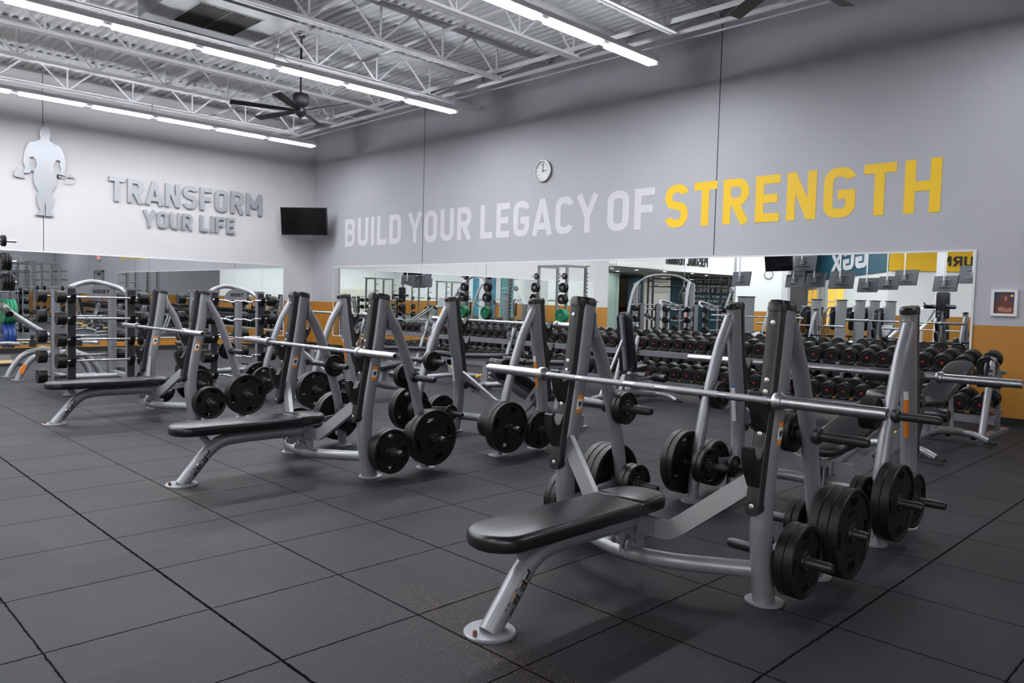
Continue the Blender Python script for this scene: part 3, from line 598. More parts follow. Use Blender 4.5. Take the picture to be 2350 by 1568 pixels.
# =================================================================== OLYMPIC BENCH STATIONS
UPR = spl([(-.012, 0), (-.035, .12), (-.060, .28), (-.065, .40), (-.05, .55), (-.022, .72), (.030, 1.0), (.072, 1.315)], 5)   # (v, z) upright centre line
def upr_at(z):
    for a, b in zip(UPR, UPR[1:]):
        if a.y <= z <= b.y: return a.x+(b.x-a.x)*(z-a.y)/(b.y-a.y)
    return UPR[-1].x
REAR = spl([(.095, 1.235), (.15, 1.14), (.225, 1.01), (.335, .725), (.42, .44), (.46, .22), (.485, 0)], 4)
UA, UB = 0.045, 0.060
UX, RX = 0.572, 0.585                                  # half spacing of the uprights and rear legs
P1, P2, P3 = (.345, .715), (.085, .195), (.475, .255)  # (v, z) of the plate pegs
def logo_on_tube(parent, p0, p1, r, nrm, h, both=True):
    """black-shadowed silver HOIST lettering wrapped on the side of a straight tube between p0 and p1"""
    p0, p1 = V(p0), V(p1); ax = (p1-p0).normalized(); nrm = V(nrm); nrm = (nrm-ax*nrm.dot(ax)).normalized(); bn = ax.cross(nrm)
    def M(p):
        th = p[1]/r; return p0+ax*p[0]+(nrm*cos(th)-bn*sin(th))*(r+p[2])
    mb = MB(); text_mesh(mb, 'HOIST', lambda p: M((p[0]+.003, p[1]-h/2-.004, p[2])), h, -.0005, .0012, t=.36, w=.80, gap=.06, slant=.22)
    mb.build('logo_shadow', M_INK, parent)
    mb = MB(); text_mesh(mb, 'HOIST', lambda p: M((p[0], p[1]-h/2, p[2])), h, .0008, .0022, t=.22, w=.74, gap=.12, slant=.22)
    mb.build('logo_lettering', M_CHROME, parent)
def ellipse_patch(mb, z0, z1, a0, a1, ux, sgn=1, off=.0015, mi=0, n=5):
    """sticker on the oval upright between heights and section angles"""
    vs = []
    for z in (z0, z1):
        for i in range(n+1):
            a = radians(a0+(a1-a0)*i/n); vs.append((ux+(UA+off)*cos(a), upr_at(z)+(UB+off)*sin(a), z))
    mb.add(vs, [(i, i+1, n+2+i, n+1+i) for i in range(n)], mi)
def station(name, label, cat, hooks, kind):
    t = thing(name, label, cat)
    for s in (-1, 1):
        ux = s*UX
        u = MB().sweep([(ux, v, z) for v, z in UPR], circ(24, UA, UB), (1, 0, 0)); u.lathe([(.085, 0), (.085, .008), (.05, .012)], (ux, UPR[0].x+.005, 0), (0, 0, 1), 28)
        uo = u.build('upright', M_FRAME, t)
        # warning stickers on the outer and inner faces
        mb = MB(); ellipse_patch(mb, .715, .735, 20, -22, ux); ellipse_patch(mb, .79, .81, 20, -22, ux); mb.build('warning_label', M_ORANGE_LABEL, uo, fix=False)
        mb = MB(); ellipse_patch(mb, .735, .79, 20, -22, ux); mb.build('warning_panel', M_WHITE_LABEL, uo, fix=False)
        mb = MB(); ellipse_patch(mb, .748, .775, 8, -8, ux, off=.0022, n=3); ellipse_patch(mb, .760, .770, 12, -13, ux, off=.0022, n=3); mb.build('warning_figure', M_INK, uo, fix=False)
        if s < 0:
            mb = MB(); ellipse_patch(mb, .55, .78, 78, 112, ux); mb.build('instruction_label', M_ORANGE_LABEL, uo, fix=False)
            mb = MB(); ellipse_patch(mb, .78, .83, 78, 112, ux); mb.build('label_heading', M_WHITE_LABEL, uo, fix=False)
        else:
            mb = MB(); ellipse_patch(mb, .50, .74, 78, 112, ux); mb.build('instruction_label', M_WHITE_LABEL, uo, fix=False)
            mb = MB(); ellipse_patch(mb, .74, .755, 78, 112, ux); mb.build('label_heading', M_BLUE_LABEL, uo, fix=False)
        # plastic hook strip with top cap
        zs = [.445, .50, .60, .72, .85, .98, 1.1, 1.2, 1.30]
        sp = [(ux, upr_at(z)-UB-.012, z) for z in zs]
        st = MB().sweep(sp, rrect(.066, .056, .014, 3), (1, 0, 0))
        st.lathe([(.033, -.028), (.033, .028)], (ux, sp[0][1], sp[0][2]), (0, 1, 0), 20)
        so = st.build('hook_strip', M_PLASTIC, t)
        cp = MB(); tv_ = upr_at(1.31); cp.sweep([(ux, tv_-.004, 1.296), (ux, tv_, 1.322), (ux, tv_+.002, 1.336)], circ(24, UA+.004, UB+.004), (1, 0, 0), scl=[1, 1, .82])
        cp.sweep([(ux, tv_-UB-.016, 1.292), (ux, tv_-UB-.012, 1.325), (ux, tv_-UB-.008, 1.334)], rrect(.070, .066, .016, 3), (1, 0, 0), scl=[1, 1, .85]); cp.build('top_cap', M_HOOK, t)
        for z in (1.245, .995, .945, .765, .575, .455):
            v = upr_at(max(z, .445))-UB-.040
            MB().lathe([(.0115, 0), (.0115, .003), (.008, .0045)], (ux, v+.0005, z), (0, -1, .12), 14).build('bolt', M_STEEL, so)
        for hz in hooks:
            vf = upr_at(hz)-UB-.036
            pr = [(0, hz+.035), (-.012, hz+.012), (-.022, hz-.012), (-.040, hz-.019), (-.056, hz-.012), (-.068, hz+.01), (-.082, hz+.046), (-.092, hz+.040), (-.090, hz-.01), (-.070, hz-.07), (-.035, hz-.128), (0, hz-.155)]
            MB().prism([(v+vf, z) for v, z in pr], [], ux-.027, ux+.027, lambda p: (p[2], p[0], p[1])).build('bar_hook', M_HOOK, t, angle=45)
        # rear leg, mounting tab, brace, pegs
        rx = s*RX
        r = MB().sweep([(rx, v, z) for v, z in REAR], circ(18, .038), (1, 0, 0)); r.lathe([(.075, 0), (.075, .008), (.042, .012)], (rx, .49, 0), (0, 0, 1), 28); r.build('rear_leg', M_FRAME, t)
        tb = MB(); tb.prism([(x_*.034, z_) for x_, z_ in ((-1, 1.12), (1, 1.12), (1, 1.25), (.6, 1.272), (-.6, 1.272), (-1, 1.25))], [], upr_at(1.2)+UB-.006, upr_at(1.2)+UB+.006, lambda p: (ux+p[0], p[2], p[1]))
        tb.lathe([(.012, 0), (.011, .008), (.006, .011)], (ux, upr_at(1.2)+UB+.005, 1.253), (0, 1, 0), 12); tb.build('mounting_tab', M_FRAME, t)
        b = MB().bar((rx, -.05, P2[1]+.01), (rx, P3[0]-.02, P3[1]), .035, .055, (1, 0, 0)); b.build('side_brace', M_FRAME, t)
        for (pv, pz), L in ((P1, .245), (P2, .235), (P3, .235)):
            up_ = pz > .5
            for q in (-1, 1):
                c = MB(); x0 = rx+q*(.030 if up_ else .012)
                c.lathe([(.024, 0), (.024, L-.02), (.021, L-.012), (.0185, L), (.011, L+.001), (.010, L-.006)], (x0, pv, pz), (q, 0, 0), 20)
                if up_: c.lathe([(.036, -.01), (.040, .0), (.040, .020), (.034, .026), (.024, .026)], (x0, pv, pz), (q, 0, 0), 22, cap=False)
                c.build('plate_peg', M_PLASTIC, t)
    # cross tube bowed toward the bench foot
    ct = MB().tube(spl([(-.555, -.045, .150), (-.40, -.135, .146), (-.22, -.215, .138), (0, -.245, .130), (.22, -.215, .138), (.40, -.135, .146), (.555, -.045, .150)], 5), .037, 16, (0, 0, 1)); ct.build('cross_tube', M_FRAME, t)
    if kind == 'flat':
        sp = spl([(0, -1.15, 0), (0, -1.06, .105), (0, -.97, .208), (0, -.88, .268), (0, -.75, .288), (0, -.5, .290), (0, -.20, .290)], 5)
        m = MB().sweep(sp, circ(18, .045), (1, 0, 0)); m.lathe([(.105, 0), (.105, .008), (.10, .012)], (0, -1.145, 0), (0, 0, 1), 30); so = m.build('spine_tube', M_FRAME, t)
        MB().lathe([(.009, 0), (.009, .018), (.004, .022)], (.0, -1.225, .01), (0, 0, 1), 10).build('floor_bolt', mat('rusty_bolt', (.16, .055, .03), .8, noise=.3), so)
        logo_on_tube(so, (0, -1.095, .063), (0, -.97, .208), .0452, (1, 0, 0), .050)
        MB().cyl((0, -1.02, .345), (0, -.945, .235), .024).build('pad_strut', M_FRAME, t)
        MB().box((0, -.65, .336), (.07, .8, .010)).box((0, -.14, .333), (.16, .12, .010)).build('pad_bracket', M_FRAME, t)
        w0 = .142; ol = [(w0*cos(a), -1.10+.13*sin(a)) for a in [pi+pi*i/14 for i in range(15)]]+[(w0*1.0, -.345), (-w0*1.0, -.345)]
        MB().pad(ol, .342, .412, .024, crown=.004).build('bench_pad', M_VINYL, t, angle=50)
        ol = [(.140, -.338)]+[(.138*cos(a), -.19+.115*sin(a)) for a in [pi*i/14 for i in range(15)]]+[(-.140, -.338)]
        MB().pad(ol, .345, .415, .026, crown=.006).build('headrest_pad', M_VINYL, t, angle=50)
        head, yb = .275, -.215
    elif kind == 'decline':
        sp = spl([(0, -.22, .25), (0, -.45, .27), (0, -.85, .37), (0, -1.15, .43), (0, -1.30, .36), (0, -1.40, .18), (0, -1.46, 0)], 5)
        m = MB().sweep(sp, circ(18, .045), (1, 0, 0)); m.lathe([(.10, 0), (.10, .008)], (0, -1.46, 0), (0, 0, 1), 26); m.build('spine_tube', M_FRAME, t)
        a_ = radians(14)
        def MD(p): y = -p[1]; return V((p[0], -.12-y*cos(a_)+p[2]*sin(a_)*0, .315+y*sin(a_)+p[2]*cos(a_)))
        ol = [(.125*cos(a), -.14+.12*sin(a)) for a in [pi*i/12 for i in range(13)]]+[(-.15, -.27), (.15, -.27)]
        MB().pad(ol[::1], 0, .065, .022, M=lambda p: MD((p[0], p[1]+.02, p[2]))).build('headrest_pad', M_VINYL, t, angle=50)
        ol = [(.15, -.262), (.15, -.95)]+[(.13*cos(a), -1.02+.08*sin(a)) for a in [0-pi*i/10 for i in range(11)]]+[(-.15, -.95), (-.15, -.262)]
        MB().pad(ol[::-1], 0, .065, .022, M=lambda p: MD(p)).build('bench_pad', M_VINYL, t, angle=50)
        MB().bar((0, -1.24, .40), (0, -1.42, .74), .05, .05, (1, 0, 0)).build('roller_post', M_FRAME, t)
        for z, vv in ((.80, -1.42), (.62, -1.48)):
            MB().lathe([(.0, -.21), (.045, -.21), (.055, -.195), (.055, -.03), (.02, -.025), (.02, .025), (.055, .03), (.055, .195), (.045, .21), (.0, .21)], (0, vv, z), (1, 0, 0), 20).build('leg_roller', M_VINYL, t)
        head, yb = .245, -.215
    else:
        sp = spl([(0, -.10, .215), (0, .02, .62), (0, .05, .70)], 4)
        a0, a1 = V((0, .06, .66)), V((0, -.80, .20)); ax = (a1-a0).normalized(); nn = V((0, -ax.z, ax.y)); nn = nn if nn.z > 0 else -nn
        m = MB().sweep([a0, a1, (0, -1.0, .15), (0, -1.25, .12)], circ(18, .05), (1, 0, 0)); m.lathe([(.09, 0), (.09, .008)], (0, -1.26, 0), (0, 0, 1), 24); m.cyl((0, -1.26, .12), (0, -1.26, 0), .05); so = m.build('spine_tube', M_FRAME, t)
        MB().prism([(-.035, -.10), (.035, -.10), (.035, .04), (.02, .055), (-.02, .055), (-.035, .04)], [], .055, .067, lambda p: a0+V((p[0], 0, 0))+V((0, .0, p[1]))+V((0, p[2]-.01, 0))).build('end_plate', M_FRAME, t)
        def MI(p): return a0+V((p[0], 0, 0))+ax*p[1]+nn*p[2]
        ol = [(.13*cos(a), .10+.12*sin(a)) for a in [pi+pi*i/12 for i in range(13)]]+[(.15, .82), (-.15, .82)]
        MB().pad(ol, .055, .125, .024, M=MI, crown=.004).build('back_pad', M_VINYL, t, angle=50)
        ol = [(.15, -.83)]+[(.14*cos(a), -1.10+.12*sin(a)) for a in [0-pi*i/12 for i in range(13)]]+[(-.15, -.83)]
        MB().pad(ol[::-1], .36, .43, .024, M=lambda p: (p[0], p[1], p[2]+.12*(-p[1]-.83))).build('seat_pad', M_VINYL, t, angle=50)
        MB().bar((0, -.95, .36), (0, -.90, .17), .06, .06, (1, 0, 0)).build('seat_post', M_FRAME, t)
        head, yb = .30, -.215
    for s in (-1, 1):
        P = [(s*.055, yb, head), (s*.17, yb, head), (s*.215, yb+.004, head+.012), (s*.27, yb+.02, head+.05), (s*(UX-.02), -.075, .565)]
        MB().sweep(spl(P[:1]+P[1:4], 3)+[V(P[4])], [(.016, .042), (-.016, .042), (-.016, -.042), (.016, -.042)], (0, 1, 0)).build('side_arm', M_FRAME, t)
        if s > 0 or kind != 'flat':
            # black lettering on the rear-facing flank of the arm
            p0, p1 = V((s*.30, yb+.028, head+.08)), V((s*.50, -.095, .49)); ax2 = (p1-p0).normalized(); nr = V((0, 1, 0)); nr = (nr-ax2*nr.dot(ax2)).normalized(); bn = nr.cross(ax2)
            if kind != 'flat':
                if s > 0: p0, p1 = p1, p0
                ax2 = (p1-p0).normalized(); bn = ax2.cross(nr)*-1; bn = bn if bn.z > 0 else -bn
                mb = MB(); text_mesh(mb, 'HOIST', lambda p: p0+ax2*p[0]+bn*(p[1]-.02)+nr*(.0175+p[2]), .045, 0, .001, t=.3, w=.8, gap=.1, slant=.2); mb.build('arm_lettering', M_INK, t)
        MB().box((s*.05, yb, head), (.014, .07, .10)).lathe([(.009, 0), (.009, .01)], (s*.057, yb, head+.03), (s, 0, 0), 8).lathe([(.009, 0), (.009, .01)], (s*.057, yb, head-.03), (s, 0, 0), 8).build('arm_flange', M_FRAME, t)
    hz = head
    g = MB(); ring = lambda cy_, cz, r_: [(cy_+r_*cos(2*pi*i/18), cz+r_*sin(2*pi*i/18)) for i in range(18)]
    out = [(-.16, hz), (-.47, hz+.0)]+[(-.47+.29*sin(a)*1.0, hz-.21*(1-cos(a))*1.0) for a in [pi/2*i/8 for i in range(1, 9)]]+[(-.15, .065), (-.155, .15)]
    for d in (-.022, .010): g.prism(out, [ring(-.335, hz-.055, .030), ring(-.255, hz-.110, .040)] if hz > .2 else [], d, d+.012, lambda p: (p[2], p[0], p[1]))
    for y_, z_ in ((-.40, hz-.03), (-.19, hz-.12), (-.20, .085)): g.lathe([(.010, 0), (.010, .010)], (.022, y_, z_), (1, 0, 0), 8)
    g.build('gusset_plate', M_FRAME, t)
    return t
Y1, Y2 = 3.18, 4.93
flat = station('bench_press_station', 'flat bench press station closest to the camera, at lower right', 'weight bench', (.905, .675), 'flat')
flat.location = (-2.14, Y1, 0); flat['group'] = 'flat bench press stations'
dup(flat, 'flat bench press station in the middle, second from the right of its row', (-5.22, Y1, 0))
dup(flat, 'flat bench press station farthest left, beside the fixed barbell racks', (-8.35, Y1, 0))
dec = station('decline_bench_station', 'decline bench station behind the nearest flat bench, with leg rollers', 'weight bench', (.895, .665), 'decline')
dec.location = (-2.15, Y2, 0); dec.rotation_euler = (0, 0, pi)
inc = station('incline_bench_station', 'incline bench station behind the middle flat bench', 'weight bench', (1.09, .895), 'incline')
inc.location = (-5.22, Y2, 0); inc.rotation_euler = (0, 0, pi); inc['group'] = 'incline bench stations'
dup(inc, 'incline bench station behind the farthest flat bench, before the orange corner', (-8.33, Y2, 0))

# =================================================================== OLYMPIC BARBELLS
def barbell():
    t = thing('olympic_barbell', 'b', 'barbell')
    MB().cyl((-.655, 0, 0), (.655, 0, 0), .0140, 20).build('shaft', M_STEEL, t)
    for a, b in ((-.62, -.43), (-.39, -.13), (-.06, .06), (.13, .39), (.43, .62)): MB().cyl((a, 0, 0), (b, 0, 0), .0148, 20).build('knurled_grip', M_KNURL, t)
    for s in (-1, 1):
        MB().lathe([(.0145, .650), (.034, .650), (.037, .655), (.037, .680), (.034, .685), (.025, .686)], (0, 0, 0), (s, 0, 0), 28, cap=False).build('collar', M_STEEL, t)
        so = MB().lathe([(.026, .684), (.0285, .690), (.025, .698), (.025, 1.088), (.022, 1.095), (.016, 1.095), (.015, 1.090)], (0, 0, 0), (s, 0, 0), 28, cap=False).build('sleeve', M_STEEL, t)
        MB().lathe([(.0, 1.089), (.016, 1.089), (.016, 1.087)], (0, 0, 0), (s, 0, 0), 20).build('end_cap', M_DARK, so)
    return t
bb = Proto(barbell())
for lab, x, y, z, r in (('steel barbell on the flat bench nearest the camera', -2.125, Y1-.180, .922, 0), ('steel barbell on the middle flat bench', -5.225, Y1-.180, .922, 0), ('steel barbell on the farthest left flat bench', -8.30, Y1-.180, .922, 0),
                     ('steel barbell on the decline bench behind the nearest bench', -2.15+.02, Y2+.180, .912, 0), ('steel barbell on the incline bench behind the middle flat bench', -5.24, Y2+.150, 1.107, 0), ('steel barbell on the incline bench near the orange corner', -8.33, Y2+.150, 1.107, 0)):
    bb.put(lab, (x, y, z), r, 'olympic barbells resting on bench hooks')

# =================================================================== WEIGHT PLATES
def plate(R, th, txt, small=False):
    t = thing('weight_plate', 'p', 'weight plate'); h = th/2; ax = (1, 0, 0); rw = .020 if not small else .012
    rim = MB().lathe([(R-rw, -h*.7), (R-rw*.8, -h), (R-.004, -h), (R, -h+.004), (R, h-.004), (R-.004, h), (R-rw*.8, h), (R-rw, h*.7)], (0, 0, 0), ax, 48 if not small else 32, cap=False)
    holes = [circ(20, .0262)]
    if not small:
        rc = R*.72; sw, sh = R*.24, R*.095
        for k in range(4):
            a = pi/2*k; c0, s0 = cos(a), sin(a); holes.append([(rc*c0+u*-s0+v*c0, rc*s0+u*c0+v*s0) for u, v in rrect(sw*2*.9, sh*2, sh*.95, 3)])
    Mx = lambda p: (p[2], p[0], p[1])
    rim.prism(circ(48 if not small else 32, R-rw*.9), holes, -h*.62, h*.62, Mx)
    rim.lathe([(.0265, -h), (.044, -h), (.050, -h*.6), (.050, h*.6), (.044, h), (.0265, h)], (0, 0, 0), ax, 28, cap=False)
    for sd in (1, -1):                                   # raised lettering ring and number
        for s_, a0, flip in (('AMERICAN', 90, 1), ('BARBELL', -90, -1)):
            rr = R*.45; hh = R*.085
            def MM(p, a0=a0, flip=flip):
                tot = len(s_)*hh*.78; th_ = radians(a0)+flip*(tot/2-p[0])/rr; q = rr+(p[1] if flip > 0 else hh-p[1]); return (sd*(h*.62+p[2]), sd*q*cos(th_), q*sin(th_))
            text_mesh(rim, s_, MM, hh, -.0005, .0018, t=.2, w=.55, gap=.23)
        if not small:
            for k in (-1, 1):
                text_mesh(rim, txt, lambda p: (sd*(h*.62+p[2]), sd*(k*R*.40+p[0]-R*.06), p[1]-R*.055), R*.11, -.0005, .0018, t=.2, w=.55)
    rim.build('disc', M_PLATE, t, angle=30)
    MB().lathe([(.0255, -h-.0005), (.0305, -h-.0005), (.0305, h+.0005), (.0255, h+.0005), (.0255, -h-.0005)], (0, 0, 0), ax, 24, cap=False).build('hub_ring', M_STEEL, t)
    return t
PL = {'L': (Proto(plate(.213, .046, '45')), .046, 'large'), 'M': (Proto(plate(.163, .042, '25')), .042, 'medium'), 'T': (Proto(plate(.118, .036, '10')), .036, 'small'),
      'S': (Proto(plate(.094, .027, '5', True)), .027, 'smaller'), 'X': (Proto(plate(.078, .022, '2', True)), .022, 'tiny')}
PEGN = {1: 'upper', 2: 'lower front', 3: 'lower rear'}
# station: (centre x, y0, facing, name, [(side, peg, in/out, plates)])   side: -1 left in the photo, +1 right
LOADS = [
 (-2.14, Y1, 1, 'nearest flat bench', [(1, 1, 'i', 'SS'), (1, 2, 'o', 'MM'), (1, 3, 'o', 'LLL'), (1, 3, 'i', 'TT'), (1, 2, 'i', 'S'), (-1, 1, 'i', 'SS'), (-1, 3, 'i', 'TT'), (-1, 3, 'o', 'LLL'), (-1, 2, 'o', 'MM')]),
 (-5.22, Y1, 1, 'middle flat bench', [(1, 1, 'i', 'SS'), (1, 2, 'o', 'MM'), (1, 3, 'o', 'LL'), (1, 3, 'i', 'TT'), (-1, 1, 'i', 'S'), (-1, 3, 'i', 'TT'), (-1, 3, 'o', 'LL'), (-1, 2, 'o', 'M')]),
 (-8.35, Y1, 1, 'far left flat bench', [(1, 1, 'i', 'S'), (1, 2, 'o', 'MM'), (1, 3, 'o', 'LL'), (-1, 3, 'i', 'M'), (-1, 3, 'o', 'L'), (-1, 2, 'o', 'M')]),
 (-2.15, Y2, -1, 'decline bench', [(-1, 1, 'i', 'SS'), (-1, 3, 'o', 'LL'), (-1, 3, 'i', 'TT'), (-1, 2, 'i', 'X'), (-1, 2, 'o', 'MM'), (1, 1, 'i', 'SSS'), (1, 3, 'o', 'LL'), (1, 2, 'o', 'M'), (1, 3, 'i', 'TT')]),
 (-5.22, Y2, -1, 'middle incline bench', [(-1, 1, 'i', 'SS'), (-1, 2, 'i', 'X'), (-1, 2, 'o', 'MM'), (-1, 3, 'i', 'TT'), (-1, 3, 'o', 'LL'), (1, 1, 'i', 'SS'), (1, 3, 'o', 'LL'), (1, 3, 'i', 'TTT'), (1, 2, 'o', 'MM')]),
 (-8.33, Y2, -1, 'far incline bench', [(1, 3, 'o', 'LL'), (1, 2, 'o', 'M'), (-1, 3, 'i', 'M'), (-1, 3, 'o', 'LL'), (-1, 2, 'i', 'X'), (1, 3, 'i', 'T')]),
]
for xc, y0, f, nm, L in LOADS:
    for side, peg, io, ps in L:
        pv, pz = {1: P1, 2: P2, 3: P3}[peg]; q = side if io == 'o' else -side
        x = xc+side*RX+q*(.060 if peg == 1 else (.042 if peg == 3 else .050))
        if peg == 2 and io == 'i': x = xc+side*RX+q*.064
        for i, c in enumerate(ps):
            pr, th, size = PL[c]; x += q*th/2; n = len(ps)
            pos = '' if n == 1 else ({0: 'inner', n-1: 'outer'}.get(i, 'middle') if io == 'o' else {0: 'first', n-1: 'last'}.get(i, 'middle'))+' '
            lab = '%s%s plate, %s %s peg, %s side of %s' % (pos, size, PEGN[peg], 'outward' if io == 'o' else 'inward', 'left' if side < 0 else 'right', nm)
            o = pr.put(lab, (x, y0+f*pv, pz), 0, 'black weight plates on the bench station pegs', rot=(random.choice((0, 0.25, -0.3, 0.8, 1.6)), 0, 0)); x += q*(th/2+.0012)
# =================================================================== DUMBBELL RACKS AND DUMBBELLS
TILT = radians(11)
UNITS = [-12.85, -10.45, -8.05, -5.65, -3.25]
UN = ['leftmost rack', 'second rack from the left', 'middle rack', 'second rack from the right', 'rightmost rack']
def db_rack():
    t = thing('dumbbell_rack', 'r', 'dumbbell rack')
    for nm, yc, zc in (('upper_tray', 9.46, .655), ('lower_tray', 9.40, .235)):
        m = MB(); R = rotm('X', TILT)
        for dy in (-.115, .115):
            m.box(V((0, yc, zc))+R @ V((0, dy, 0)), (2.30, .05, .035), R)
        m.box(V((0, yc, zc))+R @ V((0, -.19, -.02)), (2.32, .012, .075), R)
        m.build(nm, M_FRAME, t)
        s = MB()
        for k in range(11):
            x = -1.075+k*.205
            for dy in (-.115, .115): s.prism([(-.07, .0), (.07, .0), (.07, .03), (.045, .022), (0, .010), (-.045, .022), (-.07, .03)], [], -.025, .025, lambda p: V((x+p[0], yc, zc))+R @ V((0, dy+p[2], .0175+p[1])))
        s.build('saddles', M_RUBBER, t)
    for s in (-1, 1):
        x = s*1.09; m = MB()
        m.tube([(x, 9.02, .03), (x, 9.20, .56), (x, 9.30, .84)], .036, 14); m.box((x, 9.44, .02), (.09, 1.0, .04)); m.tube([(x, 9.62, .04), (x, 9.55, .40), (x, 9.42, .78)], .032, 10)
        m.bar((x, 9.12, .33), (x, 9.60, .21), .04, .06, (1, 0, 0)); m.bar((x, 9.22, .62), (x, 9.60, .64), .04, .06, (1, 0, 0))
        fo = m.build('end_frame', M_FRAME, t)
        q = MB().lathe([(.075, -.004), (.075, .004)], (x-.045, 9.24, .72), (1, 0, .0), 24); q.build('badge_plate', M_FRAME, fo)
        a, b = V((x, 9.20, .56)), V((x, 9.30, .84)); ax = (b-a).normalized(); nn = V((0, -ax.z, ax.y)); bx = V((1, 0, 0))
        q = MB(); text_mesh(q, 'HOIST', lambda p: a+ax*(.03+p[0])+bx*(.022-p[1])+nn*(.0375+p[2]-(.006 if abs(p[1]-.022) > .016 else 0)), .044, 0, .001, t=.3, w=.8, gap=.1); q.build('frame_lettering', M_INK, fo)
        q = MB().box((x+.01, 9.105, .30), (.03, .004, .10), rotm('X', radians(-18))); q.build('rack_label', M_ORANGE_LABEL, fo)
    return t
rk = Proto(db_rack())
for x, n in zip(UNITS, UN): rk.put('two-tier silver dumbbell rack under the long mirror, the '+n, (x, 0, 0), 0, 'two-tier dumbbell racks')
def dumbbell():
    t = thing('dumbbell', 'd', 'dumbbell')
    MB().lathe([(.014, -.075), (.0165, -.03), (.0175, 0), (.0165, .03), (.014, .075)], (0, 0, 0), (0, 1, 0), 14).build('handle', M_CHROME, t)
    for s in (-1, 1):
        h = MB().lathe([(.0, .062), (.055, .062), (.082, .066), (.089, .074), (.090, .082), (.090, .158), (.087, .166), (.080, .169), (.074, .166), (.072, .163), (.0, .163)], (0, 0, 0), (0, s, 0), 30, cap=False).build('head', M_PLATE, t)
        e = MB(); e.prism([(-.013, .012), (.013, .012), (.013, -.002), (.0, -.016), (-.013, -.002)] if s < 0 else [(-.013, .012), (.013, .012), (.013, -.002), (.0, -.016), (-.013, -.002)], [], .1630, .1638, lambda p: (p[0], s*p[2], p[1])); e.build('emblem', M_RED, h)
        r = MB(); txt = 'AMERICAN BARBELL'
        def MM(p): th = pi*.98-(p[0]/.055); q = .050+p[1]; return (-s*q*cos(th)*-1 if s > 0 else q*cos(th), s*(.163+p[2]), q*sin(th))
        text_mesh(r, txt, MM, .009, 0, .0006, t=.22, w=.6, gap=.3); r.build('raised_lettering', M_TVBACK, h)
    return t
db = Proto(dumbbell())
for ui, (xu, un) in enumerate(zip(UNITS, UN)):
    for tier, yc, zc in (('upper', 9.46, .655), ('lower', 9.40, .235)):
        for k in range(11):
            x = xu-1.025+k*.205
            f = (x+13.9)/(11.4); sc = (.72+.36*f) if tier == 'upper' else (.88+.22*f)
            if tier == 'lower': sc = min(sc, 1.09)
            z = zc+.042+.090*sc*.93
            db.put('black dumbbell, %s from the left, %s tier of the %s' % (ORD[k], tier, un), (x, yc-.02, z), 0, 'round black dumbbells on the racks', scale=sc, rot=(TILT, random.uniform(-.5, .5), 0))

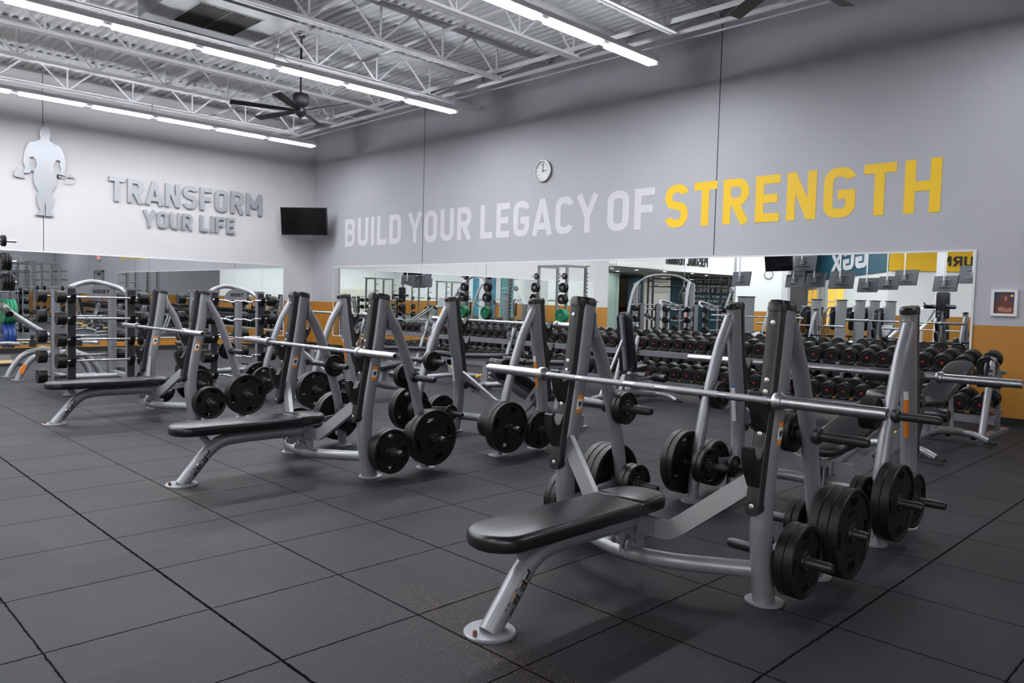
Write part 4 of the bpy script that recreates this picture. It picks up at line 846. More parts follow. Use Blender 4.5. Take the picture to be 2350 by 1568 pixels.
# =================================================================== ADJUSTABLE BENCHES
def adj_bench(name, lab, back_deg, roller, seat_deg=6):
    """long axis +x: seat towards -x, back towards +x"""
    t = thing(name, lab, 'weight bench')
    f = MB().tube(spl([(-.72, 0, .07), (-.45, 0, .10), (0, 0, .15), (.45, 0, .11), (.62, 0, .09)], 3), .036, 12, (0, 1, 0))
    f.tube(spl([(-.74, -.34, .025), (-.73, -.20, .075), (-.72, 0, .085), (-.73, .20, .075), (-.74, .34, .025)], 3), .032, 12, (0, 0, 1)); f.tube(spl([(.60, -.27, .03), (.61, -.14, .075), (.61, 0, .08), (.61, .14, .075), (.60, .27, .03)], 3), .032, 12, (0, 0, 1))
    fo = f.build('base_frame', M_FRAME, t)
    for x, w_ in ((-.74, .36), (.60, .29)):
        for s in (-1, 1): MB().box((x, s*w_, .012), (.07, .10, .024)).build('foot_pad', M_RUBBER, fo)
    p = MB().bar((-.16, 0, .14), (-.20, 0, .37), .06, .07, (0, 1, 0)); p.bar((.02, 0, .15), (-.04, 0, .36), .05, .06, (0, 1, 0)); p.prism([(-.30, .30), (.02, .28), (-.02, .38), (-.28, .38)], [], -.03, .03, lambda q: (q[0], q[2], q[1])); p.build('support_post', M_FRAME, t)
    a = radians(back_deg); h0 = V((-.08, 0, .395)); ax = V((cos(a), 0, sin(a))); nn = V((-sin(a), 0, cos(a)))
    MB().bar(h0+ax*.05-nn*.01, h0+ax*.78-nn*.01, .045, .05, (0, 1, 0)).build('back_spine', M_FRAME, t)
    ol = [(.02, -.14), (.72, -.125)]+[(.72+.10*cos(q), .125*sin(q)) for q in [-pi/2+pi*i/10 for i in range(1, 10)]]+[(.72, .125), (.02, .14)]
    MB().pad(ol, .018, .078, .022, M=lambda p: h0+ax*p[0]+V((0, p[1], 0))+nn*p[2], crown=.004).build('back_pad', M_VINYL, t, angle=50)
    s_ = radians(seat_deg); ax2 = V((-cos(s_), 0, sin(s_))); n2 = V((sin(s_), 0, cos(s_)))
    ol = [(.0, .14), (.26, .125)]+[(.26+.09*cos(q), .125*sin(q)) for q in [pi/2-pi*i/8 for i in range(1, 8)]]+[(.26, -.125), (.0, -.14)]
    MB().pad([(q[0], q[1]) for q in ol[::-1]], .018, .078, .022, M=lambda p: h0+ax2*(p[0]+.02)+V((0, -p[1], 0))+n2*p[2]).build('seat_pad', M_VINYL, t, angle=50)
    sp = h0+ax*.45-nn*.03
    MB().bar(sp, (.44, 0, .12), .03, .03, (0, 1, 0)).build('ladder_strut', M_FRAME, t)
    MB().cyl((-.13, -.03, .27), (-.13, -.12, .27), .008).lathe([(.012, 0), (.026, .004), (.026, .012), (.010, .016)], (-.13, -.115, .27), (0, -1, 0), 16).build('pull_knob', M_GOLD, t)
    if roller:
        MB().bar((-.20, 0, .30), (-.62, 0, .52 if roller > 1 else .30), .045, .045, (0, 1, 0)).build('roller_arm', M_FRAME, t)
        for z in ((.56, .30) if roller > 1 else (.32,)):
            MB().lathe([(.0, -.26), (.045, -.26), (.058, -.24), (.058, -.06), (.022, -.05), (.022, .05), (.058, .06), (.058, .24), (.045, .26), (.0, .26)], (-.60, 0, z), (0, 1, 0), 20).build('leg_roller', M_VINYL, t)
    else:
        for s in (-1, 1): MB().lathe([(.0, -.015), (.045, -.018), (.045, .018), (.0, .015)], (.66, s*.12, .06), (0, 1, 0), 16).build('wheel', M_RUBBER, t)
        MB().tube([(-.80, -.10, .20), (-.80, .10, .20)], .018, 10).build('grip_handle', M_GOLD, t); MB().bar((-.73, 0, .09), (-.80, 0, .20), .03, .03, (0, 1, 0)).build('handle_post', M_FRAME, t)
    return t
fb = adj_bench('adjustable_bench', 'b', 1, 0); FB = Proto(fb)
for lab, x, y, r in (('black adjustable bench laid flat behind the middle incline bench, right of two', -7.62, 7.95, radians(30)), ('black adjustable bench laid flat in the middle before the dumbbell racks', -9.05, 7.85, radians(40)), ('black adjustable bench laid flat toward the orange corner', -10.95, 7.85, radians(35))):
    FB.put(lab, (x, y, 0), r, 'adjustable benches laid flat')
u = adj_bench('upright_bench', 'adjustable bench with its back raised upright before the dumbbell racks', 80, 1); u.location = (-6.12, 8.12, 0); u.rotation_euler = (0, 0, radians(268))
d = adj_bench('decline_bench', 'decline sit-up bench with foam rollers by the orange wall', 25, 0, 0)
d.location = (-2.32, 7.98, .03); d.rotation_euler = (0, 0, radians(84))
for nm, p, ax in (('leg_roller', (.78, 0, .60), 0), ('leg_roller', (-.42, 0, .36), 0)):
    MB().lathe([(.0, -.30), (.05, -.30), (.062, -.28), (.056, -.18), (.062, -.09), (.022, -.08), (.022, .08), (.062, .09), (.056, .18), (.062, .28), (.05, .30), (.0, .30)], p, (0, 1, 0), 20).build(nm, M_VINYL, d)

# =================================================================== FIXED BARBELL RACKS (left)
def bar_rack(name, lab):
    t = thing(name, lab, 'barbell rack')
    for x, nm in ((0, 'front_post'), (-.68, 'rear_post')):
        for s in (-1, 1):
            y = s*.345; m = MB()
            m.sweep([(x, y, .01), (x, y, 1.33)], rrect(.085, .10, .03, 3), (1, 0, 0)); m.lathe([(.085, 0), (.085, .01)], (x, y, 0), (0, 0, 1), 24); m.box((x, y, 1.34), (.10, .115, .025))
            po = m.build(nm, M_FRAME, t); q = 1 if x == 0 else -1
            st = MB().box((x+q*.052, y, .72), (.022, .085, 1.20)); so = st.build('hook_strip', M_PLASTIC, po)
            for k in range(5):
                z = .155+k*.262; pr = [(0, -.06), (.055, -.02), (.085, .05), (.075, .055), (.052, .008), (.03, .0), (.012, .012), (0, .05)]
                MB().prism([(a*1.0, b+z) for a, b in pr], [], y-.03, y+.03, lambda p: (x+q*(.062+p[0]), p[2], p[1])).build('cradle', M_HOOK, po)
    MB().tube(spl([(-.05, -.345, 1.27), (-.20, -.27, 1.35), (-.34, 0, 1.42), (-.20, .27, 1.35), (-.05, .345, 1.27)], 6), .032, 14, (0, 0, 1)).build('top_arch', M_FRAME, t)
    m = MB()
    for s in (-1, 1): m.bar((0, s*.345, .20), (-.68, s*.345, .20), .05, .08, (0, 0, 1))
    m.tube([(-.34, -.345, .18), (-.34, .345, .18)], .036, 12); m.build('cross_member', M_FRAME, t)
    b = MB().prism([(.16*cos(a), .11*sin(a)) for a in [pi*i/14 for i in range(15)]]+[(-.16, -.05), (.16, -.05)], [], -.005, .005, lambda p: (-.02+p[2], p[0], 1.27+p[1])); b.build('badge_plate', M_FRAME, t)
    q = MB(); text_mesh(q, 'HOIST', lambda p: (-.0145+p[2], -.09+p[0], 1.27+p[1]), .05, 0, .001, t=.28, w=.8, gap=.1, slant=.2); q.build('badge_lettering', M_INK, t)
    MB().box((-.02, -.345+.055, .5), (.05, .004, .24)).build('instruction_label', M_ORANGE_LABEL, t)
    return t
r1 = bar_rack('barbell_rack', 'silver two-sided rack holding straight fixed barbells'); r1.location = (-10.6, 3.11, 0); r1['group'] = 'fixed barbell racks'
dup(r1, 'silver two-sided rack holding curved EZ-curl barbells', (-10.6, 4.90, 0))
def fixed_bar(name, ez):
    t = thing(name, 'b', 'barbell')
    if ez: P = spl([(0, -.43, 0), (0, -.27, 0), (0, -.22, -.01), (0, -.14, .055), (0, -.06, .01), (0, 0, .03), (0, .06, .01), (0, .14, .055), (0, .22, -.01), (0, .27, 0), (0, .43, 0)], 3); P = [(p.z, p.y, -abs(p.z)*.5) for p in P]
    else: P = [(0, -.43, 0), (0, .43, 0)]
    MB().tube(P, .0135, 12).build('shaft', M_CHROME, t)
    if not ez:
        for a, b in ((-.36, -.20), (-.18, -.02), (.02, .18), (.20, .36)): MB().cyl((0, a, 0), (0, b, 0), .0145, 12).build('knurled_grip', M_KNURL, t)
    for s in (-1, 1):
        h = MB().lathe([(.0, .42), (.07, .42), (.089, .426), (.092, .436), (.092, .520), (.088, .530), (.0, .530)], (0, 0, 0), (0, s, 0), 28, cap=False).build('head', M_PLATE, t)
        MB().prism([(-.013, .012), (.013, .012), (.013, -.002), (.0, -.016), (-.013, -.002)], [], .530, .5308, lambda p: (p[0], s*p[2], p[1])).build('emblem', M_RED, h)
    return t
for nm, ez, y0, what in (('fixed_barbell', 0, 3.11, 'straight fixed barbell'), ('curl_barbell', 1, 4.90, 'curved EZ-curl barbell')):
    pr = Proto(fixed_bar(nm, ez))
    for side, x in (('front', -10.6+.107), ('back', -10.6-.68-.107)):
        for k in range(5):
            sc = (1.0, .97, .93, .88, .82)[k] if ez == 0 else (.98, .95, .92, .86, .80)[k]
            o = pr.put('black-headed %s, %s row, %s from the top' % (what, side, ORD[4-k]), (x, y0, .155+k*.262+.0155), 0, '%ss on their rack' % what)
            for c in o.children:
                if c.name.startswith('head'): c.scale = (sc, 1, sc)

# =================================================================== T-BAR ROW MACHINE, HALF RACK, PLATFORM (far left)
t = thing('row_machine', 'silver chest-supported row machine behind the straight barbell rack', 'exercise machine', (-12.95, 2.62, 0))
for x in (-.28, .30):
    m = MB().tube(spl([(x, 0, 0), (x, .08, .17), (x, .24, .34), (x, .55, .385), (x, .86, .34), (x, 1.02, .17), (x, 1.10, 0)], 4), .042, 14)
    for y in (0, 1.10): m.lathe([(.085, 0), (.085, .008)], (x, y, 0), (0, 0, 1), 20)
    m.build('arched_leg', M_FRAME, t)
MB().tube([(-.55, .50, .40), (.75, .50, .40)], .038, 12).build('cross_beam', M_FRAME, t)
for y in (.36, .58): MB().tube([(-.2, y-.5, .50), (-.2, y+.6, .50)], .024, 12).build('chrome_bar', M_STEEL, t)
for x in (-.28, -.06): MB().tube(spl([(x-.15, -.05, 1.02), (x-.1, .15, .86), (x+.1, .75, .42), (x+.15, .95, .30)], 3), .036, 12).build('inclined_tube', M_FRAME, t)
MB().tube(spl([(-.55, -.12, .95), (-.40, -.08, 1.04), (-.1, -.06, 1.02), (.05, -.04, .93)], 4), .055, 14, (0, 0, 1)).build('chest_pad', M_VINYL, t)
for y in (.20, .80): MB().box((.26, y, .52), (.08, .08, .10)).box((.26, y, .60), (.03, .05, .08)).build('bar_catch', M_RUBBER, t)
for y in (-.08, .92): MB().lathe([(.0, 0), (.028, 0), (.028, .32), (.0, .32)], (.12, y, .52), (1, .35, 0), 16, cap=False).build('sleeve_end', M_STEEL, t)
MB().box((.34, .06, .16), (.004, .05, .14), rotm('X', radians(-24))).build('warning_label', M_ORANGE_LABEL, t)

def half_rack(lab, loc, rz, grp=True):
    """uprights toward -y, storage posts at +y"""
    t = thing('half_rack', lab, 'power rack', loc, rz, 'half racks')
    for s in (-1, 1):
        x = s*.60
        m = MB().sweep([(x, -.55, 0), (x, -.55, 2.42)], rrect(.08, .08, .012, 2), (1, 0, 0)); m.box((x, -.1, .04), (.08, 1.3, .08)); po = m.build('front_upright', M_GREYMETAL, t)
        st = MB()
        for k in range(12): st.prism([(0, 0), (.05, .02), (.065, .055), (.055, .058), (.03, .025), (0, .04)], [], x-.025, x+.025, lambda p, k=k: (p[2], -.59-p[0], .85+k*.12+p[1]))
        st.build('hook_ladder', M_HOOK, po)
        MB().sweep([(x, .35, 0), (x, .35, 2.42)], rrect(.08, .08, .012, 2), (1, 0, 0)).build('rear_upright', M_FRAME, t)
        MB().bar((x, -.55, 2.40), (x, .40, 2.40), .07, .07, (1, 0, 0)).build('top_rail', M_FRAME, t)
        for z in (.42, .85, 1.36, 1.72, 2.08):
            MB().lathe([(.0, 0), (.024, 0), (.024, .27), (.0, .275)], (x, .38, z), (0, 1, 0), 14, cap=False).build('storage_peg', M_CHROME, t)
    m = MB().tube([(-.75, -.58, 2.44), (-.4, -.62, 2.44), (.4, -.62, 2.44), (.75, -.58, 2.44)], .022, 10, (0, 0, 1)).bar((-.6, .35, 2.40), (.6, .35, 2.40), .07, .07); m.build('chin_bar', M_FRAME, t)
    return t
HR = (-16.4, 2.62)
half_rack('silver half rack with coloured bumper plates at the left edge', (HR[0], HR[1], .052), 0)
def bumper(R, th, m):
    t = thing('bumper_plate', 'p', 'weight plate')
    MB().lathe([(.026, -th/2), (.05, -th/2), (.055, -th/2+.006), (R*.62, -th/2+.006), (R*.70, -th/2), (R-.012, -th/2), (R, -th/2+.012), (R, th/2-.012), (R-.012, th/2), (R*.70, th/2), (R*.62, th/2-.006), (.055, th/2-.006), (.05, th/2), (.026, th/2)], (0, 0, 0), (0, 1, 0), 44, cap=False).build('disc', m, t)
    MB().lathe([(.0255, -th/2-.001), (.05, -th/2-.001), (.05, th/2+.001), (.0255, th/2+.001), (.0255, -th/2-.001)], (0, 0, 0), (0, 1, 0), 28, cap=False).build('hub_ring', M_STEEL, t); return t
BP = {'g': (Proto(bumper(.215, .050, M_GREEN)), .050, 'green'), 'b': (Proto(bumper(.215, .062, M_BLUE)), .062, 'blue'), 'k': (Proto(bumper(.155, .045, M_PLATE)), .045, 'black'), 's': (Proto(bumper(.10, .036, M_PLATE)), .036, 'small black')}
for s, sd in ((-1, 'left'), (1, 'right')):
    for z, ps, wh in ((.42, 'bbb', 'bottom'), (.85, 'gggg', 'second lowest'), (1.36, 'kkkk', 'middle'), (1.72, 'kkk', 'second highest'), (2.08, 'ss', 'top')):
        y = HR[1]+.42
        for i, c in enumerate(ps):
            pr, th, nm = BP[c]; y += th/2
            pr.put('%s bumper plate, %s from rack, on %s %s peg' % (nm, ORD[i], sd, wh), (HR[0]+s*.60, y, .052+z), 0, 'bumper plates stored on the half rack'); y += th/2+.001
bb.put('steel barbell racked in the half rack at the left edge', (HR[0]+.0, HR[1]-.65, 1.37), 0, 'olympic barbells in the half rack')
t = thing('lifting_platform', 'pale wood lifting platform with black edge at the far left', 'platform', (-16.4, 1.86, 0))
MB().box((0, 0, .023), (2.86, 2.76, .046)).build('rubber_base', M_RUBBER, t); MB().box((0, 0, .049), (2.70, 2.62, .006)).build('wood_deck', M_WOOD, t)
# =================================================================== REST OF THE HALL (seen in the mirrors)
class Panel:
    """upright panel from p0 to p1 (as read left to right by someone facing it)"""
    def __init__(s, p0, p1): s.a, s.b = V((p0[0], p0[1], 0)), V((p1[0], p1[1], 0)); s.d = (s.b-s.a).normalized(); s.n = V((s.d.y, -s.d.x, 0)); s.L = (s.b-s.a).length
    def M(s, u0=0, z0=0, off=0): return lambda p: s.a+s.d*(u0+p[0])+s.n*(off+p[2])+V((0, 0, z0+p[1]))
    def slab(s, mb, u0, u1, z0, z1, d0, d1, mi=0): return mb.prism([(u0, z0), (u1, z0), (u1, z1), (u0, z1)], [], d0, d1, s.M(), mi)
wn, dn, tn = 1, 1, 6
wr = MB().box((6.6, 6.3, 3.1), (0.2, 8.3, 6.2)); struct('wall_aisle', wr, M_WALLB)
st = Panel((-17.78, -18.16), (-9.97, -7.54)); st = Panel((-9.97, -7.54), (-17.78, -18.16))
mb = MB(); st.slab(mb, 0, st.L, 0, 6.0, -.2, 0); struct('wall_studio', mb, M_WALLW)
mb = MB(); st.slab(mb, 0, st.L, 2.72, 5.9, .001, .06); struct('trim_%d' % tn, mb, M_TEAL); tn += 1
cw = Panel((-1.5, -13.5), (-9.97, -7.54))
mb = MB(); cw.slab(mb, 0, cw.L, 0, 6.0, -.2, 0); struct('wall_cardio', mb, M_WALLW)
mb = MB(); cw.slab(mb, 0, cw.L, 2.74, 5.9, .001, .06); struct('trim_%d' % tn, mb, M_YWALL); tn += 1
mb = MB(); text_mesh(mb, 'BURN', cw.M(cw.L-3.05, 2.93, .061), .34, 0, .02, width=1.35, t=.17, w=.62); tag(mb.build('wall_lettering', M_INK), 'black word BURN on the yellow wall band, seen reversed in the mirror', 'lettering')
mb = MB(); text_mesh(mb, 'GGX', st.M(2.3, 2.98, .061), .82, 0, .02, width=5.4, t=.24, w=.9); tag(mb.build('wall_lettering', M_LIGHTTXT), 'large pale letters on the teal wall band, seen reversed in the mirror', 'lettering')
def lit_window(u0, u1, z0, z1, n):
    mb = MB(); st.slab(mb, u0, u1, z0, z1, .002, .02); o = struct('window_%d' % n, mb, M_GLOW)
    m = MB()
    for u in (u0, (u0+u1)/2, u1): st.slab(m, u-.03, u+.03, z0, z1, .02, .05)
    for z in (z0, z0+(z1-z0)*.62, z1): st.slab(m, u0, u1, z-.025, z+.025, .02, .05)
    m.build('window_frame', M_WHITE, o)
lit_window(5.6, 8.3, .6, 2.35, wn); wn += 1
lit_window(10.4, 12.4, .6, 2.30, wn); wn += 1
# grey end wall with clock and white column
gc = Panel((-13.94, -7.78), (-15.26, -6.44)); mb = MB(); gc.slab(mb, 0, gc.L, 0, 6, -.35, 0); struct('wall_partition', mb, M_WALLW)
mb = MB().box((-11.1, -2.08, 2.87), (.20, .20, 5.74)); struct('trim_%d' % tn, mb, M_WHITE); tn += 1
mb = MB().box((-7.6, -5.2, 2.87), (.22, .22, 5.74)); struct('trim_%d' % tn, mb, M_WHITE); tn += 1
c2 = thing('wall_clock', 'small round clock on the pale end wall, seen in the long mirror', 'clock', tuple(gc.M(.62, 2.62, 0)((0, 0, 0))))
MB().lathe([(.17, 0), (.18, .03), (.165, .04), (.16, .02)], (0, 0, 0), tuple(gc.n), 30, cap=False).build('rim', M_PLASTIC, c2); MB().lathe([(.16, 0), (.16, .02)], (0, 0, 0), tuple(gc.n), 30).build('dial', M_WHITE_LABEL, c2)
# personal training corner
fa = Panel((-17.35, -10.6), (-18.25, -2.2)); mb = MB(); fa.slab(mb, 0, fa.L, 2.72, 6.0, -.25, 0); struct('trim_%d' % tn, mb, M_WALLW); tn += 1
mb = MB().box((-22.2, -9.0, 2.80), (8.6, 13.5, .10)); so = struct('trim_%d' % tn, mb, M_WALLW); tn += 1
mb = MB(); text_mesh(mb, 'PERSONAL TRAINING', fa.M(2.45, 3.0, .001), .40, 0, .03, width=2.7, t=.17, w=.6); tag(mb.build('wall_lettering', M_INK), 'black PERSONAL TRAINING letters on a white fascia, seen reversed in the mirror', 'lettering')
k = 0
for x, y in ((-19.2, -3.6), (-19.0, -5.0), (-18.7, -6.6), (-20.6, -5.8), (-18.5, -8.4), (-20.3, -7.9), (-21.5, -9.6), (-19.0, -10.4)):
    t = thing('recessed_downlight', 'small round recessed light under the training-corner soffit', 'light', (x, y, 2.75), 0, 'recessed downlights')
    MB().lathe([(.085, 0), (.10, -.006), (.085, -.012), (.075, -.004)], (0, 0, 0), (0, 0, 1), 20, cap=False).build('ring', M_WHITE, t); MB().lathe([(.0, -.008), (.075, -.008)], (0, 0, 0), (0, 0, 1), 20, cap=False).build('lens', M_SPOT, t)
tw = Panel((-18.6, -14.5), (-22.4, -10.6)); mb = MB(); tw.slab(mb, -1.5, tw.L+1, 0, 2.76, -.2, 0); struct('wall_training', mb, M_TEAL)
for s_, z, h, wd, u in (('YOUR PATH IS BETTER', 2.48, .19, 3.0, .75), ('TOGETHER', 2.02, .34, 2.5, .80), ('OUR JOURNEY STARTED', 1.74, .12, 2.4, .85), ('YOURS STARTS TODAY', 1.52, .12, 2.4, .85)):
    mb = MB(); text_mesh(mb, s_, tw.M(u, z, .001), h, 0, .012, width=wd, t=.2, w=.6); tag(mb.build('wall_lettering', M_LIGHTTXT), 'pale line %s on the teal wall, reversed in the mirror' % s_, 'lettering')
def brick_mat():
    m = bpy.data.materials.new('white_painted_brick'); t, b = _nt(m); br = t.nodes.new('ShaderNodeTexBrick'); g = t.nodes.new('ShaderNodeTexCoord')
    br.inputs['Color1'].default_value = (.66, .65, .63, 1); br.inputs['Color2'].default_value = (.60, .59, .57, 1); br.inputs['Mortar'].default_value = (.45, .44, .43, 1); br.inputs['Scale'].default_value = 4
    mp = t.nodes.new('ShaderNodeMapping'); mp.inputs['Rotation'].default_value = (pi/2, 0, 0); t.links.new(g.outputs['Object'], mp.inputs[0]); t.links.new(mp.outputs[0], br.inputs['Vector']); t.links.new(br.outputs['Color'], b.inputs['Base Color']); return m
bc = Panel((-19.34, -8.02), (-20.15, -7.19)); mb = MB(); bc.slab(mb, 0, bc.L, 0, 2.76, -.3, 0); struct('wall_column', mb, brick_mat())
M_GLASS = mat('greenish_glass', (.42, .56, .53), .08, 0, .6, noise=.05, nscale=2)
M_TEALGLASS = mat('teal_glass', (.16, .40, .42), .10, 0, .6, noise=.25, nscale=.8)
mb = MB().box((-20.9, -3.2, 1.35), (.05, 2.0, 2.7)); struct('window_%d' % wn, mb, M_GLASS); wn += 1
mb = MB().box((-21.2, -5.6, 1.35), (.05, 2.2, 2.7)); struct('window_%d' % wn, mb, M_GLASS); wn += 1
for i, x in enumerate((-1.2, 1.9, 5.0)):
    mb = MB().box((x, YF+.03, 1.7), (2.9, .04, 3.2)); o = struct('window_%d' % wn, mb, M_TEALGLASS); wn += 1
    m = MB()
    for dx in (-1.45, 0, 1.45): m.box((x+dx, YF+.07, 1.7), (.07, .06, 3.2))
    m.box((x, YF+.07, 2.3), (2.9, .05, .06)); m.build('window_frame', M_WHITE, o)
wp = MB().box((8.4, YF+.03, 1.6), (2.6, .05, 3.0)); tag(wp.build('wall_print', mat('blue_water_print', (.04, .24, .36), .35, noise=.9, nscale=2.2)), 'large blue water-pattern print on the far wall, seen in mirrors', 'picture')
wt = MB().box((XR-.03, -13.5, 1.0), (.04, 9.0, 2.0)); struct('trim_%d' % tn, wt, mat('cream_tile', (.70, .68, .58), .3, noise=.06, nscale=3)); tn += 1
t = thing('television', 'black television on the far side wall, seen in the left part of the mirror', 'television', (XR-.08, -12.2, 2.5)); MB().box((0, 0, 0), (.06, 1.5, .9)).build('casing', M_PLASTIC, t); MB().box((-.032, 0, 0), (.004, 1.44, .84)).build('screen', M_SCREEN, t)

# doors on the grey walls, exit sign, grille
def door(n, c, wdt, ax):
    """ax 'y': on a wall facing -x, ax 'x': on a wall facing -y"""
    def B(u, z, du, dz, dep, th): return ((c[0]-dep, c[1]+u, z), (th, du, dz)) if ax == 'y' else ((c[0]+u, c[1]-dep, z), (du, th, dz))
    o = struct('door_%d' % n, MB().box(*B(0, 1.04, wdt, 2.08, .02, .04)), mat('door_paint', (.30, .32, .36), .45, noise=.03))
    m = MB(); m.box(*B(-wdt/2-.05, 1.07, .10, 2.14, .03, .06)); m.box(*B(wdt/2+.05, 1.07, .10, 2.14, .03, .06)); m.box(*B(0, 2.14, wdt+.2, .10, .03, .06)); m.build('door_frame', M_GREYMETAL, o)
    MB().box(*B(-wdt*.1, 2.02, .34, .07, .07, .06)).build('door_closer', M_PLASTIC, o); MB().box(*B(wdt*.38, 1.02, .13, .03, .07, .05)).build('door_handle', M_STEEL, o)
door(1, (6.5, 8.75, 0), 1.05, 'y'); door(2, (-.45, YB, 0), 1.0, 'x')
t = thing('exit_sign', 'small red-lit exit sign above the grey door, seen in the left mirror', 'sign', (-.45, YB-.03, 2.72)); MB().box((0, 0, 0), (.34, .05, .20)).build('housing', M_WHITE, t)
mb = MB(); text_mesh(mb, 'EXIT', lambda p: (-.12+p[0], -.027-p[2], -.06+p[1]), .12, 0, .002, width=.24, t=.2); mb.build('lettering', M_EXIT, t)
t = thing('air_grille', 'white wall grille above the grey door, seen in the left mirror', 'vent', (6.46, 8.75, 2.74)); MB().box((0, 0, 0), (.03, .62, .24)).build('frame', M_WHITE, t); m = MB()
for k in range(8): m.box((-.018, 0, -.085+k*.024), (.008, .54, .010))
m.build('louvres', M_GREYMETAL, t)

# more half racks
for i, (x, y, r, lab) in enumerate(((.2, 8.6, 0, 'silver half rack by the grey door, seen in the left mirror'), (3.0, 8.6, 0, 'silver half rack in the far aisle corner, seen in the left mirror'),
                              (.4, -4.6, pi/2, 'silver half rack behind the camera, nearest of three in the mirror'), (.4, -7.2, pi/2, 'silver half rack behind the camera, middle of three in the mirror'), (.4, -9.8, pi/2, 'silver half rack behind the camera, farthest of three in the mirror'))):
    half_rack(lab, (x, y, 0), r)
    R_ = rotm('Z', r)
    for s in (-1, 1):
        for z, c, wh in ((.42, 'k', 'bottom'), (.85, 'k', 'low'), (1.36, 's', 'middle')):
            for j in range(2):
                pr, th, nm = BP[c]; q = V((x, y, z))+R_ @ V((s*.60, .42+th*(j+.5)+j*.001, 0))
                pr.put('%s %s plate, %s %s peg, %s' % ('outer' if j else 'inner', nm, 'left' if s < 0 else 'right', wh, ('half rack by grey door', 'half rack in aisle corner', 'nearest rack behind camera', 'middle rack behind camera', 'farthest rack behind camera')[i]), tuple(q), r, 'plates on the other half racks')
    q = V((x, y, 1.37))+R_ @ V((0, -.65, 0)); bb.put('steel barbell racked in the '+lab.replace('silver ', '').replace(', seen in the left mirror', '').replace(' in the mirror', ''), tuple(q), r, 'olympic barbells in the half rack')

# televisions on ceiling poles, backs to the mirror
for i, (x, y, z, sc, lab, rz) in enumerate(((-10.58, 1.67, 2.09, 1, 'leftmost of the pole-hung televisions in the mirror', 0), (-9.55, .62, 2.07, .9, 'second pole-hung television from the left in the mirror', 0), (-9.15, .21, 2.11, 1, 'third pole-hung television from the left in the mirror', 0), (-8.65, -.29, 2.13, 1.25, 'fourth pole-hung television from the left in the mirror', 0),
                             (-8.13, -.81, 2.01, 1, 'fifth pole-hung television from the left in the mirror', 0), (-7.74, -1.21, 2.08, .95, 'sixth pole-hung television from the left in the mirror', 0), (-7.41, -1.55, 2.24, 1.1, 'seventh pole-hung television from the left in the mirror', 0), (-6.64, -2.32, 2.10, 1.1, 'eighth pole-hung television from the left in the mirror', 0), (-6.05, -2.70, 2.37, 1.25, 'rightmost pole-hung television in the mirror, by the BURN wall', 0),
                             (-9.88, .93, 2.62, 1.5, 'large pole-hung television with its black screen facing the mirror', pi), (-9.41, .44, 2.60, 1.3, 'high pole-hung television beside the large black-screened one in the mirror', 0))):
    t = thing('television', lab, 'television', (x, y, z), rz+radians(20)+radians(random.uniform(-6, 6)), 'televisions on ceiling poles')
    R = rotm('X', radians(9)); MB().box((0, 0, 0), (.66*sc, .05, .39*sc), R).build('casing', M_TVBACK, t); MB().box(R @ V((0, -.027, 0)), (.64*sc, .004, .37*sc), R).build('screen', M_SCREEN, t)
    m = MB()
    for dz in (-.09, .09): m.box(R @ V((0, .045, dz*sc)), (.34*sc, .02, .014), R)
    m.box((0, .06, 0), (.10, .06, .13)); mo = m.build('mount', M_GREYMETAL, t); MB().cyl((0, .07, .03), (0, .07, ZC-z), .018, 10).build('ceiling_pole', M_WHITE, t)

# selectorised machines (tall weight-stack towers)
def stack_machine(lab, x, y, rz, w_=.26, h=1.62, wide=False):
    t = thing('weight_stack_machine', lab, 'exercise machine', (x, y, 0), rz, 'weight stack machines')
    MB().sweep([(0, 0, .04), (0, 0, h)], rrect(w_, .22, .03, 2), (1, 0, 0)).build('tower_shroud', M_GREYMETAL, t)
    MB().box((0, 0, h+.012), (w_+.03, .25, .024)).build('tower_cap', M_HOOK, t)
    m = MB().tube([(0, 0, .05), (0, -.5, .06), (0, -1.2, .05)], .035, 10).tube([(-.22, -1.2, .04), (.22, -1.2, .04)], .03, 10).tube([(-.25, 0, .03), (.25, 0, .03)], .03, 10); m.tube([(0, -.75, .06), (0, -.72, .40)], .035, 10); m.tube([(0, -.42, .06), (0, -.36, 1.25), (0, -.45, 1.45)], .035, 10); m.build('frame', M_FRAME, t)
    MB().pad(rrect(.34, .36, .08, 3), .40, .47, .02, M=lambda p: (p[0], p[1]-.75, p[2])).build('seat_pad', M_VINYL, t); MB().pad(rrect(.30, .62, .08, 3), -.52, -.45, .02, M=lambda p: (p[0], -p[2]*-1-.0, .95+p[1])).build('back_pad', M_VINYL, t)
    for s in (-1, 1): MB().tube(spl([(s*.05, -.42, 1.40), (s*.20, -.50, 1.38), (s*.22, -.80, 1.15), (s*.21, -1.0, 1.02)], 3), .022, 10).build('press_arm', M_FRAME, t)
for i, (x, y, w_) in enumerate(((-11.5, -.35, .46), (-10.83, -3.74, .27), (-10.25, -4.32, .27), (-9.82, -4.75, .25), (-9.49, -5.09, .25), (-9.12, -5.46, .26))):
    stack_machine('grey weight-stack machine, %s from the left in the mirror row' % ORD[i], x, y, radians(-45), w_)
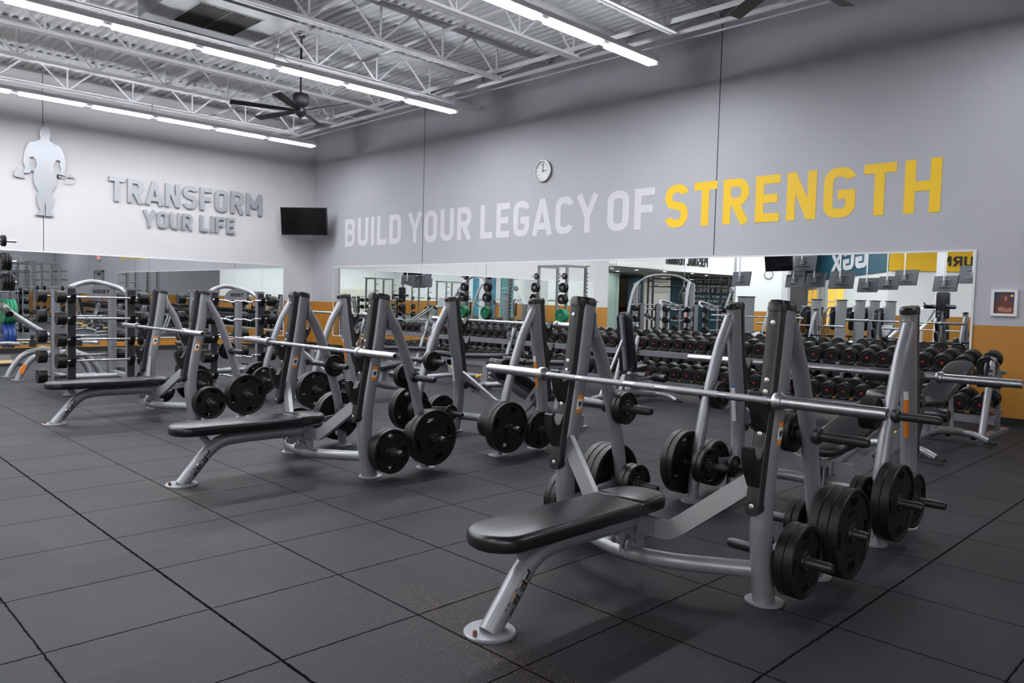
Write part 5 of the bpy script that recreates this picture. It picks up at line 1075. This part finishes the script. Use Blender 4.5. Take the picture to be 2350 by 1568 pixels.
def treadmill(lab, x, y, rz):
    t = thing('treadmill', lab, 'treadmill', (x, y, 0), rz, 'treadmills')
    MB().box((0, 0, .12), (.80, 1.9, .16)).build('deck', M_TVBACK, t); MB().box((0, -.1, .205), (.5, 1.5, .012)).build('belt', M_RUBBER, t)
    for s in (-1, 1): MB().tube(spl([(s*.38, .62, .2), (s*.38, .72, .8), (s*.36, .60, 1.12), (s*.36, .15, 1.02)], 3), .026, 10).build('handrail', M_FRAME, t)
    MB().box((0, .72, 1.22), (.72, .08, .40), rotm('X', radians(-25))).build('console', M_TVBACK, t); MB().box((0, .665, 1.235), (.5, .012, .26), rotm('X', radians(-25))).build('screen', M_SCREEN, t)
for i, (x, y) in enumerate(((-12.0, -5.38), (-11.3, -6.1), (-10.55, -6.9), (-7.0, -7.6), (-6.0, -8.6))):
    treadmill('dark treadmill, %s from the left in the mirrored cardio row' % ORD[i], x, y, radians(-45))
# knee-raise chair with black pads
t = thing('knee_raise_station', 'tall black-padded knee-raise chair at the right of the mirror', 'exercise machine', (-6.35, -1.14, 0), radians(200))
m = MB().tube([(-.3, .35, .03), (.3, .35, .03)], .035, 10).tube([(-.3, -.5, .03), (.3, -.5, .03)], .035, 10).tube([(0, .35, .03), (0, -.5, .03)], .035, 10).tube([(0, .35, .03), (0, .12, 1.0), (0, .10, 1.6)], .04, 12); m.build('frame', M_FRAME, t)
MB().pad(rrect(.36, .70, .06, 3), 0, .08, .02, M=lambda p: (p[0], .06-p[2], 1.50+p[1])).build('back_pad', M_VINYL, t); MB().pad(rrect(.36, .45, .06, 3), 0, .08, .02, M=lambda p: (p[0], .09-p[2], .80+p[1])).build('hip_pad', M_VINYL, t)
for s in (-1, 1): MB().lathe([(.0, 0), (.045, 0), (.055, .02), (.055, .38), (.045, .40), (.0, .40)], (s*.28, .1, 1.46), (0, -1, 0), 18).build('arm_pad', M_VINYL, t); MB().tube([(s*.28, -.25, 1.46), (s*.28, -.34, 1.56)], .016, 8).build('hand_grip', M_RUBBER, t)
# angled leg press
t = thing('leg_press', 'white-framed angled leg press seen at the right of the mirror', 'exercise machine', (-7.6, -2.6, 0), radians(205))
m = MB()
for s in (-.35, .35): m.tube([(s, -1.0, .10), (s, .9, 1.45)], .04, 12); m.tube([(s, .85, 1.42), (s, .85, .03)], .035, 10); m.tube([(s, -1.0, .05), (s, .9, .05)], .035, 10)
m.build('frame', M_WHITE, t)
MB().box((0, .35, 1.15), (.75, .06, .55), rotm('X', radians(-35))).build('foot_plate', M_GREYMETAL, t); MB().pad(rrect(.42, .75, .08, 3), 0, .09, .025, M=lambda p: (p[0], -.95+p[1]*.6-p[2]*.5, .62+p[1]*.75+p[2]*.3)).build('back_pad', M_VINYL, t)
# smith machine
t = thing('smith_machine', 'silver arched smith machine seen in the middle of the mirror', 'exercise machine', (-13.75, 0.70, 0), radians(-14))
for s in (-1, 1):
    x = s*.92; m = MB().sweep([(x, 0, 0), (x, .05, 2.0)], rrect(.16, .11, .03, 2), (1, 0, 0)); m.box((x, .1, .04), (.12, 1.5, .08)); m.tube(spl([(x, .7, .1), (x, .62, 1.0), (x*.95, .35, 1.75), (x*.9, .05, 2.02)], 4), .05, 12); po = m.build('column', M_FRAME, t)
    MB().cyl((x*.9, -.09, .15), (x*.9, -.06, 1.95), .014, 10).build('guide_rod', M_CHROME, po); st_ = MB()
    for k in range(9): st_.cyl((x*.86, -.08, .5+k*.14), (x*.80, -.12, .5+k*.14), .012, 8)
    st_.build('peg_row', M_HOOK, po)
MB().tube(spl([(-.9, .03, 1.98), (-.5, .02, 2.20), (0, .0, 2.26), (.5, .02, 2.20), (.9, .03, 1.98)], 5), .04, 12, (0, 1, 0)).build('top_arch', M_FRAME, t); MB().cyl((-1.15, -.09, 1.32), (1.15, -.09, 1.32), .016, 12).build('guided_bar', M_CHROME, t)
# black pull-up rig, heavy bag, rope trainer
t = thing('pullup_rig', 'black steel pull-up rig before the teal wall, seen in the mirror', 'exercise rig', (-18.25, -7.7, 0), radians(-45))
for x in (-1.6, -.1, 1.6):
    for y in (-.6, .6): MB().sweep([(x, y, 0), (x, y, 2.62)], rrect(.08, .08, .01, 2), (1, 0, 0)).build('upright', M_HOOK, t)
    MB().bar((x, -.6, 2.35), (x, .6, 2.35), .05, .05).build('cross_bar', M_HOOK, t)
for y in (-.6, .6): MB().cyl((-1.6, y, 2.45), (1.6, y, 2.45), .02, 10).cyl((-1.6, y, 2.12), (1.6, y, 2.12), .02, 10).build('pullup_bar', M_HOOK, t)
t = thing('heavy_bag', 'black and red hanging heavy bag seen in the mirror', 'punching bag', (-16.6, -4.85, 0))
MB().lathe([(.0, 1.85), (.15, 1.85), (.18, 1.78), (.18, 1.38)], (0, 0, 0), (0, 0, 1), 24, cap=False).build('upper_wrap', M_VINYL, t); MB().lathe([(.18, 1.38), (.18, .62), (.15, .55), (.0, .55)], (0, 0, 0), (0, 0, 1), 24, cap=False).build('lower_wrap', mat('red_vinyl', (.5, .015, .015), .4, noise=.05), t)
m = MB()
for k in range(3): a = 2*pi*k/3; m.cyl((.14*cos(a), .14*sin(a), 1.84), (0, 0, 2.15), .006, 6)
m.cyl((0, 0, 2.15), (0, 0, ZC), .008, 6).build('hanging_chain', M_STEEL, t)
t = thing('mobile_pulley', 'grey tilted pulley arm of a cable machine, seen in the mirror', 'exercise machine', (-13.4, -2.4, 0), radians(30)); MB().sweep([(0, 0, 0), (0, 0, 1.2)], rrect(.2, .2, .03, 2), (1, 0, 0)).build('base_column', M_GREYMETAL, t); MB().tube([(0, 0, 1.15), (.35, 0, 1.75)], .04, 10).build('arm', M_WHITE, t); MB().lathe([(.0, -.03), (.11, -.03), (.12, 0), (.11, .03), (.0, .03)], (.42, 0, 1.86), (0, 1, 0), 20).build('pulley_cover', M_FRAME, t)
